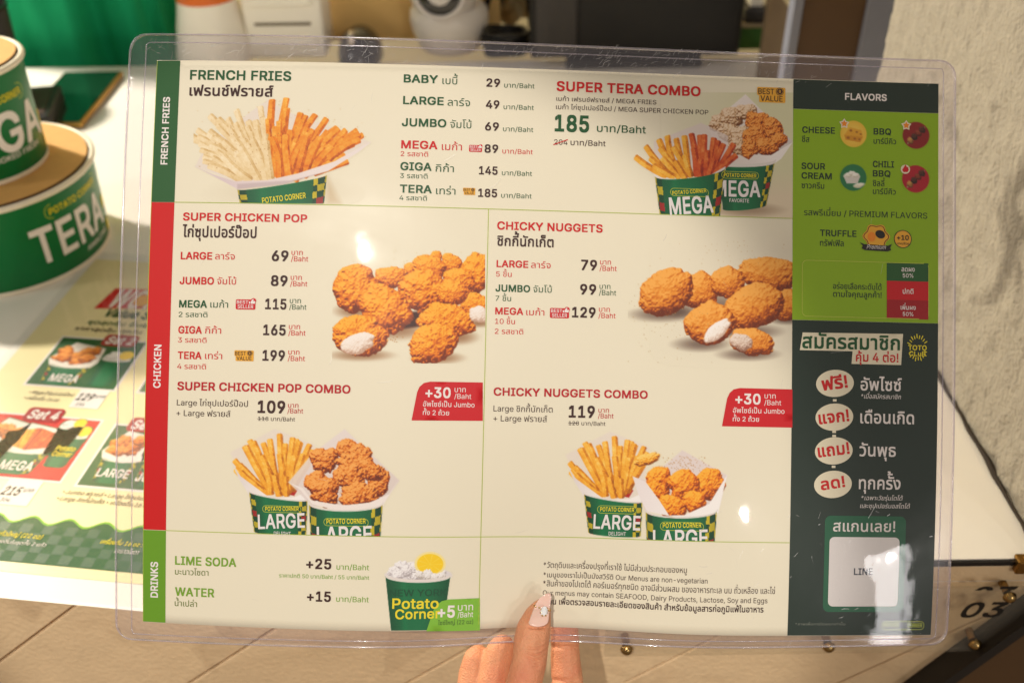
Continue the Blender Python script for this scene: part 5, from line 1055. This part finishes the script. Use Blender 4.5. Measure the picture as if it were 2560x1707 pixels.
# ---------------------------------------------------------------- the hand-held menu
FO, FR, FB = np.array(FRAME['O']), np.array(FRAME['R']), np.array(FRAME['bend'])
MW, MH = .420, .297
def surf(u, v, off=0.):
    """point on the bent sheet: u, v in mm from the paper's top left corner, off = metres towards the reader"""
    u = np.asarray(u, float)*.001; v = np.asarray(v, float)*.001
    a = (u-MW/2)/(MW/2); b = (v-MH/2)/(MH/2); g = np.exp(-((u-.215)/.055)**2-((v-.297)/.075)**2)
    B = np.stack([a*a, b*b, a*b, a**3, a*a*b, a*b*b, b**3, a*a*b*b, a**3*b, a*b**3, g], -1)
    d = B@FB-off
    return FO+(u-MW/2)[..., None]*FR[:, 0]+(v-MH/2)[..., None]*FR[:, 1]+d[..., None]*FR[:, 2]
MB_ = surf(210, 300)
menu = thing('menu', 'food menu card in a clear plastic sleeve held up in front of the counter', 'menu', tuple(MB_))
def ms(u, v, layer=0): return surf(u, v, .00018+layer*.00012)-MB_
M_PAPER = mat('menu_paper', PAPER_RGB, .5, var=.018, scale=14., spec=.3)
# paper: a thin slab
nu, nv_ = 84, 60; U, Vv = np.meshgrid(np.linspace(0, 420, nu+1), np.linspace(0, 297, nv_+1)); fr = (surf(U, Vv, .00015)-MB_).reshape(-1, 3); bk_ = (surf(U, Vv, -.00015)-MB_).reshape(-1, 3); n0 = len(fr)
Fq = [(j*(nu+1)+i, (j+1)*(nu+1)+i, (j+1)*(nu+1)+i+1, j*(nu+1)+i+1) for j in range(nv_) for i in range(nu)]
Fb = [tuple(n0+k for k in reversed(f)) for f in Fq]
edge = [i for i in range(nu+1)]+[j*(nu+1)+nu for j in range(1, nv_+1)]+[nv_*(nu+1)+i for i in range(nu-1, -1, -1)]+[j*(nu+1) for j in range(nv_-1, 0, -1)]
Fe = [(edge[k], edge[(k+1) % len(edge)], n0+edge[(k+1) % len(edge)], n0+edge[k]) for k in range(len(edge))]
sheet = link('paper_sheet', np.concatenate([fr, bk_]), Fq+Fb+Fe, M_PAPER, menu, True)
def ppatch(name, pts, k, layer=1, step=5.): V, F = patch2d(pts, step); return link(name, ms(V[:, 0], V[:, 1], layer), F, ink(k), sheet, True)
def pring(name, pts, w, k, layer=2): V, F = ring2d(pts, w); return link(name, ms(V[:, 0], V[:, 1], layer), F, ink(k), sheet)
def prect(name, q, k, layer=1, r=0.): return ppatch(name, rrect(*q, r) if r else [(q[0], q[1]), (q[2], q[1]), (q[2], q[3]), (q[0], q[3])], k, layer)
def pline(name, x0, y0, x1, y1, w, k, layer=1.5):
    n = max(2, int(math.hypot(x1-x0, y1-y0)/4)); d = np.array((x1-x0, y1-y0)); d = d/np.hypot(*d); nn = np.array((-d[1], d[0]))*w/2
    t = np.linspace(0, 1, n)[:, None]; P = np.array((x0, y0))+t*np.array((x1-x0, y1-y0)); V = np.concatenate([P+nn, P-nn])
    return link(name, ms(V[:, 0], V[:, 1], layer), [(i, i+1, n+i+1, n+i) for i in range(n-1)], ink(k), sheet)
LN = FRAME['lines']; v1, v2, u1, u2, u3 = LN['v1'], LN['v2'], LN['u1'], LN['u2'], LN['u3']
prect('section_tab', (0.25, .2, u1, v1), 'tabgreen'); prect('section_tab', (0.25, v1+.1, u1, v2-.1), 'tabred'); prect('section_tab', (0.25, v2+.1, u1, 296.8), 'tablime')
pline('tab_edge', .12, 0.3, .12, 296.7, .24, 'line', 1)
prect('flavor_header', (u3, .2, 419.9, 16.3), 'panel'); prect('flavor_panel', (u3, 16.4, 419.9, 130.2), 'limebox'); prect('club_panel', (u3, 130.3, 419.9, 296.8), 'panel')
pline('divider_line', u1, v1, u3, v1, .32, 'line', 3); pline('divider_line', u1, v2, u3, v2, .32, 'line', 3); pline('divider_line', u2, v1, u2, 296.6, .32, 'line', 3)
# pictures
PN = dict(fries='fries_picture', combo='combo_picture', pop='chicken_picture', nuggets='nuggets_picture', combo_pop='combo_picture', combo_nug='combo_picture', drink='drink_picture')
for n_, A in PICS:
    p = globals()['pic_'+n_](); A = np.array(A).reshape(2, 3)
    vmax = {'fries': v1, 'combo': v1, 'combo_pop': v2, 'combo_nug': v2}.get(n_, 296.6)
    def mp(X, Y, A=A, vmax=vmax): return ms(np.minimum(A[0, 0]*X+A[0, 1]*Y+A[0, 2], u3 if n_ != 'drink' else u2), np.minimum(A[1, 0]*X+A[1, 1]*Y+A[1, 2], vmax), .8 if n_ != 'drink' else .9)
    picture(PN[n_], p, mp, sheet)
# badges and icons
S_ = SHAPES
ppatch('price_badge', S_['plus30a'], 'tagred', 2); ppatch('price_badge', S_['plus30b'], 'tagred', 2); ppatch('price_badge', S_['plus5'], 'taglime', 3)
for k in ('strike1', 'strike2', 'strike3'): q = S_[k]; pline('strike_through', q[0], q[1], q[2], q[3], .5 if k == 'strike1' else .3, 'red' if k == 'strike1' else 'brown', 3)
def ptext(s, u, v, w, h, wt, k, layer=2, ang=0., name='text', clip=0, slant=0., parent=None):
    V, F = text2d(s, h, w, wt, slant)
    if name == 'tub_print': V[:, 0] *= 1.
    c, sn = math.cos(R_(ang)), math.sin(R_(ang)); P = np.stack([u+V[:, 0]*c-V[:, 1]*sn, v-(V[:, 0]*sn+V[:, 1]*c)], 1)
    if clip == 1: P, F = clip_tris(P, F, lambda p: v1-.25-p[1])
    if clip == 3: P, F = clip_tris(P, F, lambda p: v2-.25-p[1])
    if clip == 2: P, F = clip_tris(P, F, lambda p: p[0]-302.2)
    return link(name, ms(P[:, 0], P[:, 1], layer), F, ink(k), sheet)
for k in ('s1', 's2', 's3'):
    x0, y0, x1, y1 = S_[k]; w, h = x1-x0, y1-y0
    ppatch('seller_badge', rrect(x0, y0+h*.12, x1-w*.04, y1, h*.12), 'tagred', 2); ppatch('seller_badge', oval(x1-w*.14, y0+h*.22, w*.13, h*.22), 'tagred', 2.2)
    ptext('BEST', x0+w*.05, y0+h*.50, w*.56, h*.28, .45, 'white', 3, name='badge_text'); ptext('SELLER', x0+w*.10, y0+h*.90, w*.76, h*.30, .45, 'white', 3, name='badge_text')
    ppatch('thumb_icon', [(x0+w*.64, y0+h*.30), (x0+w*.70, y0+h*.30), (x0+w*.70, y0+h*.50), (x0+w*.64, y0+h*.50)], 'white', 3); ppatch('thumb_icon', [(x0+w*.73, y0+h*.30), (x0+w*.81, y0+h*.10), (x0+w*.87, y0+h*.08), (x0+w*.85, y0+h*.26), (x0+w*.95, y0+h*.26), (x0+w*.93, y0+h*.48), (x0+w*.73, y0+h*.50)], 'white', 3)
for k in ('v1', 'v2', 'v3'):
    x0, y0, x1, y1 = S_[k]; w, h = x1-x0, y1-y0
    ppatch('value_badge', rrect(x0, y0+h*.04, x1, y0+h*.56, h*.08), 'gold', 2); ppatch('value_badge', rrect(x0+w*.07, y0+h*.5, x1, y1, h*.08), 'gold', 2.1)
    ptext('BEST', x0+w*.04, y0+h*.48, w*.56, h*.34, .4, 'brown', 3, name='badge_text'); ptext('VALUE', x0+w*.12, y0+h*.92, w*.78, h*.34, .4, 'brown', 3, name='badge_text')
    ppatch('medal_icon', oval(x0+w*.80, y0+h*.29, h*.25, h*.25), 'brown', 3, 2.); pring('medal_icon', oval(x0+w*.80, y0+h*.29, h*.20, h*.20), h*.03, 'gold', 4); ptext('B', x0+w*.765, y0+h*.37, w*.07, h*.17, .5, 'gold', 4, name='badge_text')
def star(cx, cy, r, q=.45): return [(cx+(r if k % 2 == 0 else r*q)*math.sin(math.pi*k/5), cy-(r if k % 2 == 0 else r*q)*math.cos(math.pi*k/5)) for k in range(10)]
def icon(name, cx, cy, r, paint, ground, seed):
    p = Pic(-110, -110, 110, 110, 6, seed); p.ell(0, 0, 100, 100, np.array(INK[ground])/255.); paint(p); m = p.a.copy()
    picture(name, p, lambda X, Y: ms(cx+X*r/100, cy+Y*r/100, 2), sheet, INK['limebox'])
def cheese(p): p.glow(0, 0, 100, 100, (.97, .85, .42), .7); p.poly([(-70, 10), (-30, -50), (60, -30), (72, 20), (50, 62), (-60, 45)], (.90, .66, .18)); p.poly([(-70, 10), (72, 20), (50, 62), (-60, 45)], (.84, .58, .14)); [p.ell(x, y, a, a*.8, (.66, .40, .10)) for x, y, a in ((-20, -25, 11), (25, -15, 9), (-40, 30, 12), (10, 35, 10), (45, 40, 9), (55, 0, 8))]
def skewer(p, dark): p.poly([(-70, 62), (-62, 70), (70, -60), (62, -68)], (.62, .50, .36)); [p.lump(x, -x*.95, 26, 22, .8, 50+i, c, .12, .8) for i, (x, c) in enumerate(((-42, [(.35, .2, .1), (.6, .4, .2), (.8, .6, .3)]), (-12, [(.10, .06, .05), (.22, .12, .09), (.36, .2, .15)]), (18, [(.25, .08, .05), (.45, .16, .10), (.6, .26, .16)]), (46, [(.10, .06, .05), (.25, .12, .09), (.4, .22, .15)])))]
def bowl(p): p.ell(-12, -10, 62, 28, (.93, .91, .85)); p.poly([(-74, -8), (50, -8), (34, 42), (-50, 46)], (.86, .84, .80)); [p.lump(x, y, 26, 18, 0, 60+i, [(.80, .78, .70), (.92, .90, .84), (.98, .97, .93)], .1, .8) for i, (x, y) in enumerate(((-35, -18), (-10, -32), (18, -18)))]; p.lump(45, 55, 42, 16, -.2, 70, [(.80, .78, .66), (.92, .90, .80), (.97, .96, .90)], .1, .6); p.lump(30, 66, 30, 12, .1, 71, [(.80, .78, .66), (.92, .90, .80)], .1, .6)
icon('cheese_icon', *S_['cheese'], cheese, 'cheese', 1); icon('barbecue_icon', *S_['bbq'], lambda p: skewer(p, 0), 'bbq', 2); icon('sour_cream_icon', *S_['sour'], bowl, 'sour', 3); icon('chili_barbecue_icon', *S_['chili'], lambda p: skewer(p, 1), 'chili', 4)
for k in ('star1', 'star2'): x, y, r = S_[k]; ppatch('star_icon', star(x, y, r*1.08, .62), 'cream', 3, 2.); ppatch('star_icon', star(x, y, r*.72, .52), 'orange', 4, 2.)
x, y, r = S_['flame']; ppatch('flame_icon', oval(x, y+r*.1, r*.98, r*.95)+[], 'cream', 3, 2.); ppatch('flame_icon', [(x, y-r*.9), (x+r*.35, y-r*.3), (x+r*.55, y-r*.45), (x+r*.68, y+r*.25), (x+r*.4, y+r*.7), (x-r*.4, y+r*.7), (x-r*.68, y+r*.2), (x-r*.4, y-r*.2)], 'tagred', 4, 2.)
x, y, r = S_['prem']; sh_ = [(x+r*(1+.10*math.cos(6*t))*math.cos(t)*.95, y-.4+r*(.9+.08*math.cos(6*t))*math.sin(t)) for t in [2*math.pi*k/48 for k in range(48)]]
ppatch('premium_badge', sh_, 'gold', 2, 3.); pring('premium_badge', [(x+(a-x)*.9, y+(b-y)*.9) for a, b in sh_], .35, 'brown', 3); ppatch('truffle_icon', oval(x+r*.30, y-r*.22, r*.38, r*.30, .4), 'black', 3, 2.); ppatch('truffle_icon', oval(x-r*.35, y-r*.02, r*.30, r*.36), 'orange', 3, 2.)
ppatch('ribbon', [(x-r*1.25, y+r*.42), (x-r*.9, y+r*.55), (x+r*.9, y+r*.62), (x+r*1.18, y+r*.48), (x+r*1.05, y+r*.75), (x+r*1.12, y+r*.95), (x+r*.85, y+r*1.05), (x-r*.85, y+r*1.0), (x-r*1.1, y+r*.88), (x-r*1.02, y+r*.66)], 'black', 4, 3.)
x, y, r = S_['plus10']; ppatch('extra_price_icon', oval(x, y, r, r), 'gold', 2, 3.); pring('extra_price_icon', oval(x, y, r*.97, r*.97), .35, 'black', 3)
q = S_['box']; pring('level_frame', rrect(q[0], q[1], q[2], q[3], 2.5), .35, 'lime', 2)
for k, c in (('p1', 'tabgreen'), ('p2', 'tagred'), ('p3', 'darkred')): q = S_[k]; prect('level_block', (q[0], q[1]+(.0 if k == 'p1' else -.3), q[2]-.2, q[3]+.25), c, 2 if k == 'p1' else 2.2)
ppatch('club_banner', S_['banner'], 'cream', 2)
for k in range(4):
    x, y = S_['oval%d' % k]; ppatch('offer_oval', oval(x, y, 10.3, 7.2, -.10), 'cream', 2)
    x, y = S_['link%d' % k]; prect('oval_link', (x-1, y-.6, x+1, y+.6), 'cream', 2)
bx_, by_ = S_['burst']
for k in range(22):
    a = 2*math.pi*k/22+.07; r0, r1 = (4.6, 6.4) if k % 2 else (4.9, 7.0)
    if abs(math.sin(a)) < .25: continue
    pline('sunburst_ray', bx_+r0*math.cos(a)*.85, by_+r0*math.sin(a)*1.05, bx_+r1*math.cos(a)*.85, by_+r1*math.sin(a)*1.05, .5, 'yellow', 2)
q = S_['qr_card']; prect('scan_card', q, 'cardgreen', 2, 3.2); q = S_['qr_white']; prect('scan_square', q, 'tubwhite', 3, 2.6)
q = S_['logo_cap']; pring('logo_outline', rrect(q[0], q[1], q[2], q[3], 2.0), .3, 'lime', 2)
for k in ('cap_c1', 'cap_c2', 'cap_i1', 'cap_i2', 'cap_j1', 'cap_j2'):
    q = S_[k]; pring('tub_logo_outline', rrect(q[0], q[1], q[2], q[3], (q[3]-q[1])*.48), .25, 'lime', 4)
for (s, u, v, w, h, a, wt, k, ly, cl, sl, nm) in TEXTS: ptext(s, u, v, w, h, wt, k, ly, a, nm, cl, sl)
bpy.data.objects.remove(_to)

# clear sleeve: two thin sheets, a welded outer edge, a seam and scratches
SL = dict(tl=(-14.4, -13.6), tr=(428.3, -12.0), br=(428.3, 301.6), bl=(-14.5, 306.6))
def quad_round(inset, r, n=8):
    l, t, rr, b = inset; P = [(SL['tl'][0]+l, SL['tl'][1]+t), (SL['tr'][0]-rr, SL['tr'][1]+t), (SL['br'][0]-rr, SL['br'][1]-b), (SL['bl'][0]+l, SL['bl'][1]-b)]; out = []
    for i in range(4):
        p = np.array(P[i]); a = np.array(P[i-1])-p; c = np.array(P[(i+1) % 4])-p; a = a/np.hypot(*a); c = c/np.hypot(*c); cen = p+(a+c)*r
        s0 = p+a*r; s1 = p+c*r; t0 = math.atan2(*(s0-cen)[::-1]); t1 = math.atan2(*(s1-cen)[::-1]); d = (t1-t0+math.pi) % (2*math.pi)-math.pi
        for k in range(n+1): t = t0+d*k/n; out.append((cen[0]+r*math.cos(t), cen[1]+r*math.sin(t)))
    return out
M_SLEEVE = clear_mat('clear_pvc', (.98, .97, .985), .02, .003, (.82, .76, .86), .00012)
M_SLEEVEB = clear_mat('clear_pvc_back', (.965, .95, .98), .06, .05, (.94, .88, .98))
M_EDGE = clear_mat('pvc_edge', (.88, .85, .92), .12, .14, (.88, .84, .94), 0., 2.)
ol = quad_round((0, 0, 0, 0), 8.5)
def sring(pts, off): # resample and lift
    P = np.array(pts+[pts[0]]); L = np.concatenate([[0], np.cumsum(np.hypot(*np.diff(P, axis=0).T))]); t = np.arange(0, L[-1], 2.5)
    return surf(np.interp(t, L, P[:, 0]), np.interp(t, L, P[:, 1]), off)-MB_
V, F = patch2d(ol, 6.); fs_ = link('front_sheet', surf(V[:, 0], V[:, 1], .0013)-MB_, F, M_SLEEVE, menu, True)
bsx = link('back_sheet', surf(V[:, 0], V[:, 1], -.0007)-MB_, F, M_SLEEVEB, menu, True)
ef, eb = sring(ol, .0013), sring(ol, -.0007); ne = len(ef)
link('edge_wall', np.concatenate([ef, eb]), [(i, (i+1) % ne, ne+(i+1) % ne, ne+i) for i in range(ne)], M_EDGE, fs_, True)
tube('welded_edge', sring(ol, .0019), .00045, M_EDGE, fs_, 6, True)
sm_ = quad_round((8.7, 4.4, 6.4, 3.2), 1.2, 3); tube('seam', sring(sm_, .0017), .00030, M_EDGE, fs_, 6, True)
V, F = [], []; rg = random.Random(12)
for k in range(520):
    if k < 300: u, v, L = rg.gauss(250, 60), rg.uniform(-12, 3), rg.uniform(.8, 4)
    elif k < 430: u, v, L = rg.uniform(-12, 120), rg.uniform(-12, -1), rg.uniform(1, 5)
    elif k < 490: u, v, L = rg.uniform(250, 420), rg.uniform(230, 300), rg.uniform(1, 5)
    else: u, v, L = rg.uniform(0, 420), rg.uniform(0, 297), rg.uniform(2, 9)
    if not -13 < u < 426: continue
    a = rg.gauss(-1.0, .35) if k < 300 else rg.uniform(-3, 3); w = rg.uniform(.03, .065); c = rg.uniform(-.4, .4); n = len(V)
    for j in range(4): t = j/3; x = u+L*t*math.cos(a+c*t); y = v+L*t*math.sin(a+c*t); V += [(x, y-w), (x+w, y+w)]
    F += [(n+2*j, n+2*j+2, n+2*j+3, n+2*j+1) for j in range(3)]
V = np.array(V); scr = link('scratches', surf(V[:, 0], V[:, 1], .00138)-MB_, F, clear_mat('scratch', (.9, .88, .92), .25, .5, (.98, .92, .88), 0., 4.), fs_); scr['kind'] = 'stuff'

# ---------------------------------------------------------------- the hand holding the menu by its lower edge
FPX = 35/36*2560.
def view(px, py, depth):
    """place hand joints: horizontal and vertical offset seen at arm's length, at a distance"""
    d = _f+_r2*((px-1280.)/FPX)-_u2*((py-853.5)/FPX); return CAM+d*depth
def chain(pts): return [(view(x, y, z), r*.00104) for x, y, z, r in pts]
THUMB = chain([(1356, 1514, .5280, 4.2), (1351, 1526, .5268, 5.7), (1343, 1546, .5250, 7.5), (1333, 1577, .5225, 9.1), (1327, 1610, .5205, 9.3), (1324, 1650, .5180, 9.0), (1313, 1695, .5165, 9.2), (1300, 1760, .517, 10.8), (1290, 1850, .520, 14), (1300, 1960, .526, 18)])
INDEX = chain([(1404, 1455, .5465, 5.8), (1407, 1480, .5465, 7.0), (1410, 1540, .5480, 7.6), (1412, 1600, .5500, 8.0), (1413, 1640, .5505, 8.2), (1418, 1700, .5500, 8.9), (1422, 1780, .546, 9.6), (1410, 1880, .540, 12), (1370, 1990, .535, 18)])
MIDDLE = chain([(1256, 1617, .5520, 7.0), (1250, 1632, .5520, 8.2), (1243, 1665, .5510, 9.0), (1237, 1710, .5490, 9.8), (1235, 1780, .547, 10.5), (1260, 1880, .542, 13), (1300, 1990, .536, 18)])
RING = chain([(1195, 1637, .5570, 6.0), (1190, 1650, .5565, 7.4), (1183, 1685, .5555, 8.3), (1180, 1730, .5535, 9.0), (1186, 1800, .550, 10), (1220, 1900, .545, 13), (1270, 2010, .538, 18)])
LITTLE = chain([(1160, 1735, .5610, 6.0), (1158, 1765, .5600, 7.0), (1160, 1810, .558, 7.8), (1190, 1910, .552, 11), (1250, 2030, .542, 16)])
PALM = chain([(1260, 1950, .545, 20), (1340, 1950, .535, 22), (1390, 1960, .540, 18), (1330, 2080, .525, 26), (1335, 2300, .49, 25), (1340, 2600, .44, 27), (1345, 2900, .40, 30)])
bm = bmesh.new()
def balls(ch):
    for (a, ra), (b, rb) in zip(ch[:-1], ch[1:]):
        n = max(2, int((b-a).length/(min(ra, rb)*.22)))
        for k in range(n+1):
            t = k/n; bmesh.ops.create_icosphere(bm, subdivisions=2, radius=ra+(rb-ra)*t, matrix=Matrix.Translation(a.lerp(b, t)))
for c in (THUMB, INDEX, MIDDLE, RING, LITTLE, PALM): balls(c)
tmp = bm_obj('hand_build', bm, None)
md = tmp.modifiers.new('r', 'REMESH'); md.mode = 'VOXEL'; md.voxel_size = .00085; md2 = tmp.modifiers.new('s', 'SMOOTH'); md2.factor = .5; md2.iterations = 8
dg = bpy.context.evaluated_depsgraph_get(); me = bpy.data.meshes.new_from_object(tmp.evaluated_get(dg)); bpy.data.objects.remove(tmp)
co = np.empty(len(me.vertices)*3); me.vertices.foreach_get('co', co); co = co.reshape(-1, 3)
# knuckle creases pressed into the skin (curves across a finger), soft pads, fine folds
rel = co-np.array(CAM); dz = rel@np.array(_f); pxx = 1280+FPX*(rel@np.array(_r2))/dz; pyy = 853.5-FPX*(rel@np.array(_u2))/dz
nor = np.empty(len(me.vertices)*3); me.vertices.foreach_get('normal', nor); nor = nor.reshape(-1, 3)
front = (nor@np.array(_f)) < .2
disp = np.zeros(len(co)); thumbv = (dz < .531) & front
def crease(xa, xb, yfun, depth, wid, sel):
    """a fold line running across a finger between two sides"""
    yy = yfun(pxx); m = sel & (pxx > xa-6) & (pxx < xb+6)
    edge_ = np.clip((pxx-xa)/12, 0, 1)*np.clip((xb-pxx)/12, 0, 1)
    disp[m] -= (depth*2.6*np.exp(-((pyy-yy)/wid)**2)*edge_)[m]
for x0, x1, yb, sag, dpt in ((1308, 1368, 1612, 10, .00045), (1312, 1369, 1624, 14, .0006), (1310, 1367, 1634, 17, .0006), (1316, 1364, 1644, 18, .00045), (1320, 1366, 1602, 5, .0003), (1322, 1360, 1655, 16, .0003)):
    crease(x0, x1, lambda x, x0=x0, x1=x1, yb=yb, sag=sag: yb+sag*(1-((x-(x0+x1)/2)/((x1-x0)/2))**2)*.8-(x-1340)*.05, dpt, 2.6, thumbv)
crease(1372, 1450, lambda x: 1617+(x-1410)*.03, .0005, 5., (dz > .533) & (pxx > 1365)); crease(1372, 1452, lambda x: 1700+(x-1410)*.05, .0004, 5., (dz > .533) & (pxx > 1365))
# cuticle fold round the nail
crease(1316, 1372, lambda x: 1566+2.5*np.cos((x-1344)/18.), .0006, 3., thumbv)
co += nor*disp[:, None]; HB = np.array(view(1330, 2300, .49)); me.vertices.foreach_set('co', (co-HB).ravel()); me.update(); me.polygons.foreach_set('use_smooth', [True]*len(me.polygons))
M_SKIN = mat('skin', (222, 152, 112), .46, var=.16, scale=150., bump=.0008, bscale=1100., sss=.14)
nt = M_SKIN.node_tree; bs_ = nt.nodes['Principled BSDF']; lk = bs_.inputs['Base Color'].links[0].from_socket      # blotchy redness
n_ = nt.nodes.new('ShaderNodeTexNoise'); n_.inputs['Scale'].default_value = 55; n_.inputs['Detail'].default_value = 3
mx_ = nt.nodes.new('ShaderNodeMix'); mx_.data_type = 'RGBA'; rp = nt.nodes.new('ShaderNodeMapRange'); rp.inputs['From Min'].default_value = .45; rp.inputs['From Max'].default_value = .75; rp.inputs['To Max'].default_value = .45
nt.links.new(nt.nodes['Texture Coordinate'].outputs['Object'], n_.inputs['Vector']); nt.links.new(n_.outputs['Fac'], rp.inputs['Value']); nt.links.new(rp.outputs[0], mx_.inputs['Factor']); nt.links.new(lk, mx_.inputs['A']); mx_.inputs['B'].default_value = hexc(202, 98, 72); nt.links.new(mx_.outputs['Result'], bs_.inputs['Base Color'])
me.materials.append(M_SKIN)
hand = bpy.data.objects.new('hand', me); COL.objects.link(hand); hand.location = HB
tag(hand, "hand gripping the menu's lower edge, thumb with a jewelled nail in front", 'hand')
# thumb nail
def thumb_c(py):
    P = [(1512, 1357, .5275, 4.6), (1524, 1352, .5262, 6.3), (1545, 1344, .5245, 8.0), (1577, 1333, .5225, 9.2)]; y = [p[0] for p in P]
    return np.interp(py, y, [p[1] for p in P]), np.interp(py, y, [p[2] for p in P]), np.interp(py, y, [p[3] for p in P])
V, F = [], []; na, nb = 14, 18
for j in range(nb+1):
    t = j/nb; y = 1566-82*t
    xl = 1319.5+(1348-1319.5)*t**1.15; xr = 1369+(1379.5-1369)*t
    for i in range(na+1):
        s = -1+2*i/na; x = (xl+xr)/2+s*(xr-xl)/2*(1-.30*max(0, (t-.86)/.14)**2-.22*max(0, (.12-t)/.12)**2)
        yy = y-s*5*t+(3.0*s*s if t > .8 else 0)-5*s*s*max(0, 1-t*5)
        cx, cz_, r = thumb_c(max(y, 1520)); q = min(1, abs((x-cx-5)*.208/(r*1.0+1.2)))
        dep = cz_-(r*.001)*(1.0*math.sqrt(max(0, 1-q*q*.55)))-.0013
        V.append(view(x, yy, dep)-Vector(HB))
F = [(j*(na+1)+i, (j+1)*(na+1)+i, (j+1)*(na+1)+i+1, j*(na+1)+i+1) for j in range(nb) for i in range(na)]
M_NAIL = mat('nail_polish', (236, 196, 182), .12, var=.03, scale=200., coat=.8, sss=.1)
nl = link('fingernail', V, F, M_NAIL, hand, True); sd = nl.modifiers.new('t', 'SOLIDIFY'); sd.thickness = .0007; sd.offset = 0
# jewels glued on the nail
M_GEM = mat('crystal', (238, 238, 244), .08, var=.25, scale=1500., spec=1., coat=1.); M_SET = mat('gold_setting', (214, 176, 110), .2, 1., var=.1)
def gem(px, py, w, h, tilt):
    bm = bmesh.new(); n = 10; rings = []
    for rr, zz in ((1., 0.), (.96, .35), (.55, .75)): rings.append([bm.verts.new((rr*math.cos(2*math.pi*k/n)*w*(1 if abs(math.sin(2*math.pi*k/n)) < .9 else .8), rr*math.sin(2*math.pi*k/n)*h, zz*w)) for k in range(n)])
    for a, b in zip(rings[:-1], rings[1:]):
        for k in range(n): bm.faces.new((a[k], a[(k+1) % n], b[(k+1) % n], b[k]))
    bm.faces.new(rings[-1]); bm.faces.new(list(reversed(rings[0])))
    cx, cz_, r = thumb_c(py); o = bm_obj('gem', bm, M_GEM, nl); o.location = view(px, py, cz_-r*.001-.0018)-Vector(HB)
    M = Matrix((_r2, _u2, -_f)).transposed(); o.rotation_euler = (M.to_3x3() @ Matrix.Rotation(tilt, 3, 'Z')).to_euler(); return o
gem(1360, 1529, .0019, .0033, -.18)
def beads(pts, r):
    for i, (x, y) in enumerate(pts):
        cx, cz_, rr = thumb_c(y); bm = bmesh.new(); bmesh.ops.create_icosphere(bm, subdivisions=2, radius=r); o = bm_obj('gold_bead', bm, M_SET, nl, True); o.location = view(x, y, cz_-rr*.001*(.97-.0005*abs(x-cx)**1.5)-.0021)-Vector(HB)
beads([(1336, 1513), (1340, 1516), (1344, 1515), (1348, 1518), (1352, 1515), (1356, 1512), (1361, 1511), (1366, 1514), (1369, 1520), (1372, 1526), (1375, 1524), (1353, 1523), (1352, 1531), (1356, 1538), (1364, 1538), (1368, 1531)], .00055)
